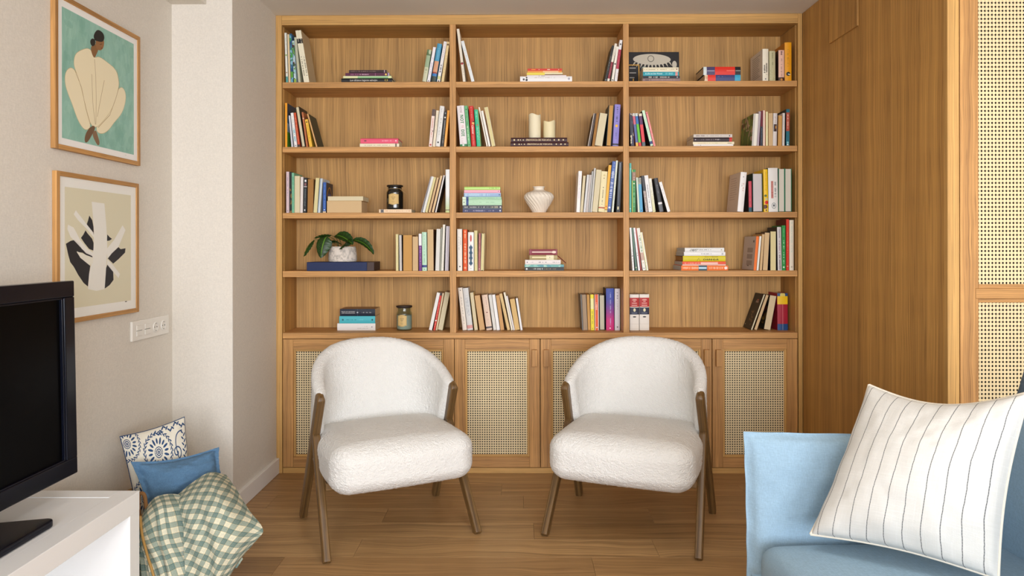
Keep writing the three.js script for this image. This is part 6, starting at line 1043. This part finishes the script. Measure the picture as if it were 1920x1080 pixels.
// ---------------------------------------------------------------- blue sofa
const sofaMat = dbl(mat({ map: linenTex(201, [146, 174, 193], 0.06), bumpMap: weaveBump, bumpScale: 0.0007, roughness: 0.92 }));
{
  const sofa = thing('sofa', 'light blue linen sofa with flanged arm, seen end-on before the oak wardrobe', 'sofa', V(1.1, 0, -1.2));
  const P = (n, g, m = sofaMat) => wpart(n, g, m, sofa);
  const scaleUV = (g, k) => { const u = g.attributes.uv; for (let i = 0; i < u.count; i++) u.setXY(i, u.getX(i) * k, u.getY(i) * k); return g; };
  const zi = 2.0, zo = 2.1, x0 = at(1397.5, 900, 2.035).x, yt = at(1450, 812, 2.035).y, xb = 1.5;
  // a soft slab: rounded box whose faces bulge, with a flat flange running round its outline
  const slab = (a, b, ax, bulge, r, fl) => { // a, b: opposite corners; ax: thin axis
    const c = a.clone().add(b).multiplyScalar(0.5), h = b.clone().sub(a).multiplyScalar(0.5), list = [], n = 34;
    const A = ['x', 'y', 'z'], k = A.indexOf(ax), o = [0, 1, 2].filter((i) => i !== k);
    for (let f = 0; f < 6; f++) list.push(surf(n, n, (s, t) => { const w = (q) => Math.sin((q - 0.5) * Math.PI) * 0.5 / 0.5; const u = w(s), v = w(t), q = [[1, u, v], [-1, v, u], [v, 1, u], [u, -1, v], [u, v, 1], [v, u, -1]][f];
      const H = [h.x, h.y, h.z], p = q.map((e, i) => e * H[i]), inn = p.map((e, i) => clamp(e, -(H[i] - r), H[i] - r)), d = p.map((e, i) => e - inn[i]), L = Math.hypot(...d) || 1, out = inn.map((e, i) => e + d[i] / L * r);
      const uu = out[o[0]] / H[o[0]], vv = out[o[1]] / H[o[1]]; out[k] += Math.sign(out[k]) * bulge * Math.pow(Math.max(0, (1 - uu * uu) * (1 - vv * vv)), 0.6) + 0.003 * (noise3(out[0] * 9, out[1] * 9, out[2] * 9) - 0.5);
      return V(c.x + out[0], c.y + out[1], c.z + out[2]); }, false, (s, t) => [s * h.getComponent(o[0]) * 4, t * h.getComponent(o[1]) * 4]));
    return weldUV(join(list));
  };
  function weldUV(g) { return g; }
  const flange = (a, b, ax, wd) => { // thin wavy band standing proud of the slab's outline
    const c = a.clone().add(b).multiplyScalar(0.5), h = b.clone().sub(a).multiplyScalar(0.5), k = ['x', 'y', 'z'].indexOf(ax), o = [0, 1, 2].filter((i) => i !== k), H = [h.x, h.y, h.z], M2 = 240;
    const ring = (u, off) => { const an = u * 4, e = Math.floor(an) % 4, f = an - Math.floor(an), X = H[o[0]] + off, Y = H[o[1]] + off; const pt = e === 0 ? [lerp(-X, X, f), Y] : e === 1 ? [X, lerp(Y, -Y, f)] : e === 2 ? [lerp(X, -X, f), -Y] : [-X, lerp(-Y, Y, f)]; return pt; };
    return surf(M2, 7, (u, v) => { const vv = v * 7, pr = [[-0.012, -0.0035], [wd * 0.5, -0.0035], [wd, -0.003], [wd + 0.002, 0], [wd, 0.003], [wd * 0.5, 0.0035], [-0.012, 0.0035], [-0.012, -0.0035]][Math.round(vv)]; const pt = ring(u % 1, pr[0]); const q = [0, 0, 0]; q[o[0]] = pt[0]; q[o[1]] = pt[1]; q[k] = pr[1] + 0.0022 * Math.sin(u * 150) * (pr[0] > 0 ? 1 : 0); return V(c.x + q[0], c.y + q[1], c.z + q[2]); }, false, (u, v) => [u * 5, v * 0.1]);
  };
  const A0 = V(x0 + 0.014, 0.09, -zo), A1 = V(xb, yt - 0.012, -zi);
  const az = (zi + zo) / 2;
  P('arm', scaleUV(pillowGeo(V(x0, yt, -az), V(xb, yt - 0.008, -az), V(x0 + 0.006, 0.08, -az), V(xb, 0.08, -az), 0.11, { n: 90, pull: 0.012, flange: 0.02, pow: 0.22, crease: 0.007, seed: 11 }), 2));
  const S0 = V(x0 + 0.01, 0.22, -zi + 0.03), S1 = V(1.36, 0.412, -0.5);
  P('seat_cushion', slab(S0, S1, 'y', 0.04, 0.045)); P('seat_flange', flange(V(S0.x, S0.y, S0.z), S1, 'y', 0.011));
  P('backrest', slab(V(1.33, 0.2, -zi + 0.004), V(1.52, 0.8, -0.35), 'x', 0.03, 0.05));
  P('base', bx(x0 + 0.035, xb - 0.02, 0.11, 0.245, -zi + 0.01, -0.35, 'z', 0.012, 2));
  for (const [x, z] of [[x0 + 0.09, -zi + 0.05], [xb - 0.08, -zi + 0.05], [x0 + 0.09, -0.45], [xb - 0.08, -0.45]]) { const l = new THREE.CylinderGeometry(0.02, 0.014, 0.115, 20); l.translate(x, 0.0575, z); P('leg', l, M.walnut); }
}
{ // striped cushion leaning in the corner of arm and back
  const stripes = canvas(1024, 1024, (g, W, H) => {
    g.fillStyle = '#d2d0ca'; g.fillRect(0, 0, W, H); const r = rng(9);
    for (let i = 0; i < 2600; i++) { g.fillStyle = i % 2 ? 'rgba(255,255,255,.12)' : 'rgba(196,190,178,.10)'; if (i % 3) g.fillRect(r() * W, r() * H, 60 + r() * 90, 1.4); else g.fillRect(r() * W, r() * H, 1.4, 60 + r() * 90); }
    const n = 10; for (let i = 0; i < n; i++) { let x = W * (0.045 + i * 0.1), y = 0; g.strokeStyle = '#4f5154'; g.lineWidth = 4.2; g.beginPath(); g.moveTo(x, 0); while (y < H) { y += 16; g.lineTo(x + Math.sin(y * 0.02 + i) * 2.4 + (r() - 0.5) * 2, y); } g.stroke(); g.setLineDash([7, 9]); g.strokeStyle = 'rgba(200,196,188,.55)'; g.lineWidth = 2; g.stroke(); g.setLineDash([]); }
  });
  const TL = at(1630, 722, 1.985), TR = at(1930, 736, 1.66), BL = at(1520, 1002, 1.885), BR = at(1872, 1086, 1.64);
  const t = thing('cushion', 'large white cushion with thin dark pinstripes leaning on the blue sofa', 'cushion', V((BL.x + BR.x) / 2, Math.min(BL.y, BR.y), (BL.z + BR.z) / 2));
  const pg = pillowGeo(TL, TR, BL, BR, 0.17, { pull: 0.07, pow: 0.4, n: 80, crease: 0.006, sag: 0.028, seed: 4, front: 1.3, back: 0.4 });
  const pip = tube([...pg.userData.rim, pg.userData.rim[0]], 0.0035, 640, 8);
  wpart('cover', pg, dbl(mat({ map: stripes, bumpMap: weaveBump, bumpScale: 0.0005, roughness: 0.9 })), t);
  wpart('piping', pip, mat({ color: 0xdad2c2, roughness: 0.9 }), t);
}
{ // dark cushion just showing at the frame's edge
  const TL = V(1.343, 0.955, -1.86), TR = V(1.43, 0.955, -1.45), BL = V(1.316, 0.812, -1.88), BR = V(1.41, 0.812, -1.45);
  const t = thing('cushion', 'slate grey cushion propped on top of the sofa back, barely in view', 'cushion', V((BL.x + BR.x) / 2, BL.y, (BL.z + BR.z) / 2));
  wpart('cover', pillowGeo(TL, TR, BL, BR, 0.06, { pull: 0.01, seed: 7 }), dbl(mat({ map: linenTex(231, [84, 99, 112], 0.2), roughness: 0.95 })), t);
}

// ---------------------------------------------------------------- basket of cushions and a checked throw beside the console
const BK = V(-1.312, 0, -2.65), BR0 = 0.2, BH = 0.29;
{
  const t = thing('basket', 'round woven straw basket holding two cushions and a plaid throw', 'basket', BK.clone());
  const straw = mat({ map: dataTex(256, 256, (u, v) => { const k = 0.75 + 0.3 * noise2(u * 60, v * 20, 60, 20, 8) + 0.1 * Math.sin(v * 200); return [176 * k, 132 * k, 76 * k]; }), roughness: 0.9 });
  const wall = surf(96, 120, (u, v) => { // coiled rope wall: outside up, over the rim, down the inside
    const a = v * Math.PI * 2, s = u * 2, up = s < 1, y = up ? s * BH : (2 - s) * (BH - 0.02) + 0.02, r = BR0 * (0.86 + 0.14 * Math.sin(y / BH * 1.4)) + (up ? 0.0045 * Math.abs(Math.sin(y / 0.021 * Math.PI)) + 0.0015 * Math.sin(a * 60 + y * 300) : -0.014);
    return V(Math.cos(a) * r, y, Math.sin(a) * r);
  }, true, (u, v) => [v * 4, u * 2]);
  part('wall', wall, dbl(straw), t);
  const fl = lathe([[0, 0.012], [BR0 * 0.84, 0.012], [BR0 * 0.86, 0.02]], 60); part('bottom', fl, straw, t);
  const rim = new THREE.TorusGeometry(BR0 * 0.985, 0.012, 12, 90); rim.rotateX(Math.PI / 2); rim.translate(0, BH, 0); part('rim', rim, straw, t);
  const hp = [at(266, 992, 2.458), at(260, 955, 2.452), at(262, 926, 2.45), at(269, 926, 2.45), at(274, 950, 2.455), at(277, 992, 2.46)].map((q) => q.sub(BK));
  part('handle', tube(hp, 0.0065, 60, 10), mat({ color: 0x8a6238, roughness: 0.95 }), t);
}
{
  const emb = canvas(1024, 1024, (g, W, H) => {
    g.fillStyle = '#e2dccb'; g.fillRect(0, 0, W, H); const r = rng(12);
    for (let i = 0; i < 3000; i++) { g.fillStyle = i % 2 ? 'rgba(255,255,250,.14)' : 'rgba(170,160,140,.10)'; g.fillRect(r() * W, r() * H, i % 3 ? 40 : 2, i % 3 ? 2 : 40); }
    const ink = '#23446e', st = (x, y, a, l, w) => { g.save(); g.translate(x, y); g.rotate(a); g.fillStyle = ink; g.beginPath(); g.ellipse(0, 0, l / 2, w / 2, 0, 0, 7); g.fill(); g.restore(); };
    const flower = (cx, cy, s) => {
      for (let i = 0; i < 26; i++) { const a = i / 26 * Math.PI * 2; st(cx + Math.cos(a) * s, cy + Math.sin(a) * s, a + Math.PI / 2 + 0.5, s * 0.27, s * 0.075); st(cx + Math.cos(a + 0.1) * s * 1.1, cy + Math.sin(a + 0.1) * s * 1.1, a + Math.PI / 2 - 0.4, s * 0.24, s * 0.07); }
      for (let i = 0; i < 16; i++) { const a = i / 16 * Math.PI * 2, l = i % 2 ? 0.3 : 0.24; st(cx + Math.cos(a) * s * 0.62, cy + Math.sin(a) * s * 0.62, a, s * l * 1.3, s * 0.13); }
      for (let i = 0; i < 14; i++) { const a = i / 14 * Math.PI * 2; st(cx + Math.cos(a) * s * 0.28, cy + Math.sin(a) * s * 0.28, a + Math.PI / 2, s * 0.13, s * 0.06); }
      g.strokeStyle = ink; g.lineWidth = s * 0.06; g.beginPath(); g.arc(cx, cy, s * 0.17, 0, 7); g.stroke(); g.beginPath(); g.arc(cx, cy, s * 0.06, 0, 7); g.stroke();
    };
    flower(W * 0.5, H * 0.29, W * 0.21); flower(W * 0.07, H * 0.1, W * 0.17); flower(W * 0.16, H * 0.7, W * 0.17); flower(W * 0.9, H * 0.9, W * 0.17);
    g.strokeStyle = ink; g.lineWidth = 15; g.beginPath(); for (let i = 0; i <= 60; i++) { const a = i / 60 * 8.2 - 0.6, rad = W * (0.012 + i / 60 * 0.07); const x = W * 0.8 + Math.cos(a) * rad, y = H * 0.36 + Math.sin(a) * rad; i ? g.lineTo(x, y) : g.moveTo(x, y); } g.quadraticCurveTo(W * 0.74, H * 0.12, W * 0.93, H * 0.14); g.stroke();
    for (let i = 0; i < 16; i++) { const x = W * (0.5 + i * 0.031), y = H * (0.06 + 0.03 * Math.sin(i)); st(x, y, -0.8 + (i % 2) * 1.5, 58, 20); } for (let i = 0; i < 10; i++) st(W * 0.94 + (i % 2 ? 18 : -18), H * (0.16 + i * 0.034), i % 2 ? -0.8 : 0.8, 56, 19);
    for (let i = 0; i < 12; i++) st(W * (0.3 + i * 0.05), H * (0.9 + 0.04 * Math.sin(i * 1.3)), i % 2 ? 0.7 : -0.7, 60, 20); g.strokeStyle = ink; g.lineWidth = 10; g.strokeRect(5, 5, W - 10, H - 10);
  });
  const TL = at(224, 818, 2.7), TR = at(346, 781, 2.88), BL = at(262, 1000, 2.66), BR = at(368, 950, 2.75);
  const t = thing('cushion', 'white cushion embroidered with blue flowers standing in the straw basket', 'cushion', V((BL.x + BR.x) / 2, BL.y, (BL.z + BR.z) / 2));
  const em = dbl(mat({ map: emb, bumpMap: weaveBump, bumpScale: 0.0006, roughness: 0.9 }));
  wpart('cover', pillowGeo(TL, TR, BL, BR, 0.1, { pull: 0.05, n: 50, seed: 3 }), em, t);
  const c = [TL, TR].map((p) => p.clone()), e = [BL, TL.clone(), TR.clone()];
}
{
  const TL = at(245, 866, 2.6), TR = at(411, 838, 2.8), BL = at(284, 975, 2.575), BR = at(416, 898, 2.76);
  const t = thing('cushion', 'plain denim blue lumbar cushion with a flanged edge in the straw basket', 'cushion', V((BL.x + BR.x) / 2, BL.y, (BL.z + BR.z) / 2));
  wpart('cover', pillowGeo(TL, TR, BL, BR, 0.11, { pull: 0.04, flange: 0.055, n: 60, seed: 5, crease: 0.009, sag: 0.014 }), dbl(mat({ map: linenTex(211, [88, 124, 156], 0.12), bumpMap: weaveBump, bumpScale: 0.0007, roughness: 0.95 })), t);
}
{ // throw: smooth sheet through control points, with thickness
  const plaid = dataTex(512, 512, (u, v) => {
    const f = (t) => { const q = ((t % 1) + 1) % 1; const thin = (a) => Math.abs(q - a) < 0.018 ? 1 : 0; return { d: q < 0.46 ? 1 : 0, l: thin(0.1) + thin(0.2) + thin(0.3), tan: q > 0.46 && q < 0.5 || q > 0.96 ? 1 : 0, w: thin(0.62) + thin(0.72) + thin(0.82) }; };
    const a = f(u * 4), b = f(v * 4); let k = Math.pow((a.d + b.d) / 2, 0.8); k -= 0.22 * (a.l + b.l) * k; k += 0.14 * (a.w + b.w) * (1 - k);
    const n = 1 + (noise2(u * 256, v * 256, 256, 256, 4) - 0.5) * 0.2, cr = [232, 224, 196], te = [96, 122, 116]; const tn = (a.tan + b.tan) * 0.3;
    return [0, 1, 2].map((i) => (lerp(lerp(cr[i], te[i], clamp(k, 0, 1)), [176, 142, 86][i], tn)) * n);
  });
  const waffle = dataTex(256, 256, (u, v) => { const k = 128 + 100 * Math.sin(u * Math.PI * 2 * 32) * Math.sin(v * Math.PI * 2 * 32); return [k, k, k]; }, false);
  const tm = dbl(mat({ map: plaid, bumpMap: waffle, bumpScale: 0.0015, roughness: 1 }));
  const sheet = (rows, ang, uo, vo, nu = 60, nv = 60, thick = 0.006) => { // rows of [px, py, depth]
    const curves = rows.map((r) => new THREE.CatmullRomCurve3(r.map((q) => at(...q))));
    const S = (u, v) => { const c = new THREE.CatmullRomCurve3(curves.map((k) => k.getPoint(u))); return c.getPoint(v); };
    const cols = []; for (let i = 0; i <= nu; i++) cols.push(new THREE.CatmullRomCurve3(curves.map((k) => k.getPoint(i / nu))));
    const P = (u, v) => { const q = cols[Math.round(u * nu)].getPoint(v); const w = 0.006 * Math.sin(u * 11 + v * 2.6) + 0.004 * Math.sin(u * 23 - v * 5); q.z += w * smooth(0, 0.3, v); return q; };
    const W = curves[1].getLength(), H = cols[Math.round(nu / 2)].getLength(), ca = Math.cos(ang), sa = Math.sin(ang), per = 0.15;
    const uvf = (u, v) => { const x = (u - 0.5) * W, y = -v * H; return [(x * ca - y * sa) / per + uo, (x * sa + y * ca) / per + vo]; };
    const F = surf(nu, nv, P, false, uvf), n = F.attributes.normal, p = F.attributes.position, B = F.clone();
    const bp = B.attributes.position; const cam = V(0, EYE, 0);
    for (let i = 0; i < bp.count; i++) { const s = n.getX(i) * (cam.x - p.getX(i)) + n.getY(i) * (cam.y - p.getY(i)) + n.getZ(i) * (cam.z - p.getZ(i)) > 0 ? -1 : 1; bp.setXYZ(i, p.getX(i) + s * n.getX(i) * thick, p.getY(i) + s * n.getY(i) * thick, p.getZ(i) + s * n.getZ(i) * thick); }
    flip(B);
    return join([F, B]);
  };
  const t = thing('throw', 'green-grey and cream checked throw spilling out of the straw basket onto the floor', 'blanket', BK.clone().setY(0));
  wpart('hanging_end', sheet([
    [[272, 952, 2.46], [292, 932, 2.47], [318, 926, 2.5], [352, 930, 2.5]],
    [[264, 978, 2.4], [290, 958, 2.4], [318, 952, 2.42], [356, 958, 2.45]],
    [[264, 1012, 2.385], [292, 1010, 2.375], [320, 1008, 2.385], [350, 1014, 2.4]],
    [[280, 1062, 2.38], [304, 1060, 2.365], [330, 1058, 2.37], [362, 1060, 2.385]],
    [[296, 1140, 2.385], [318, 1140, 2.375], [344, 1138, 2.375], [380, 1130, 2.385]],
  ], -0.18, 0.1, 0.2), tm, t);
  wpart('folded_end', sheet([
    [[330, 930, 2.52], [360, 905, 2.58], [392, 886, 2.62], [424, 890, 2.68]],
    [[334, 946, 2.45], [368, 925, 2.47], [408, 908, 2.5], [440, 914, 2.6]],
    [[344, 985, 2.4], [378, 968, 2.38], [422, 950, 2.4], [466, 955, 2.5]],
    [[346, 1030, 2.385], [386, 1018, 2.36], [432, 1005, 2.37], [494, 996, 2.45]],
    [[352, 1085, 2.38], [390, 1078, 2.36], [426, 1062, 2.37], [474, 1018, 2.43]],
    [[366, 1140, 2.385], [392, 1130, 2.37], [420, 1096, 2.38], [446, 1056, 2.42]],
  ], 0.62, 0.35, 0.1), tm, t);
  wpart('inner_fold', sheet([
    [[252, 1000, 2.36], [264, 985, 2.4], [276, 1000, 2.4]],
    [[250, 1040, 2.37], [266, 1040, 2.39], [284, 1050, 2.4]],
    [[250, 1130, 2.38], [272, 1130, 2.385], [296, 1130, 2.4]],
  ], -0.05, 0.6, 0.4, 24, 40), tm, t);
  wpart('binding', tube([at(263, 968, 2.392), at(266, 1000, 2.378), at(276, 1040, 2.372), at(288, 1080, 2.372), at(300, 1140, 2.378)], 0.0045, 60, 8), mat({ color: 0xb98f4e, roughness: 0.8 }), t);
}

scene.traverse((o) => { if (o.isMesh) { o.castShadow = true; o.receiveShadow = true; } });
const renderer = new THREE.WebGLRenderer({ antialias: true });
renderer.shadowMap.enabled = true;
renderer.toneMapping = THREE.LinearToneMapping;
renderer.toneMappingExposure = EXPOSURE;
renderer.render(scene, camera);
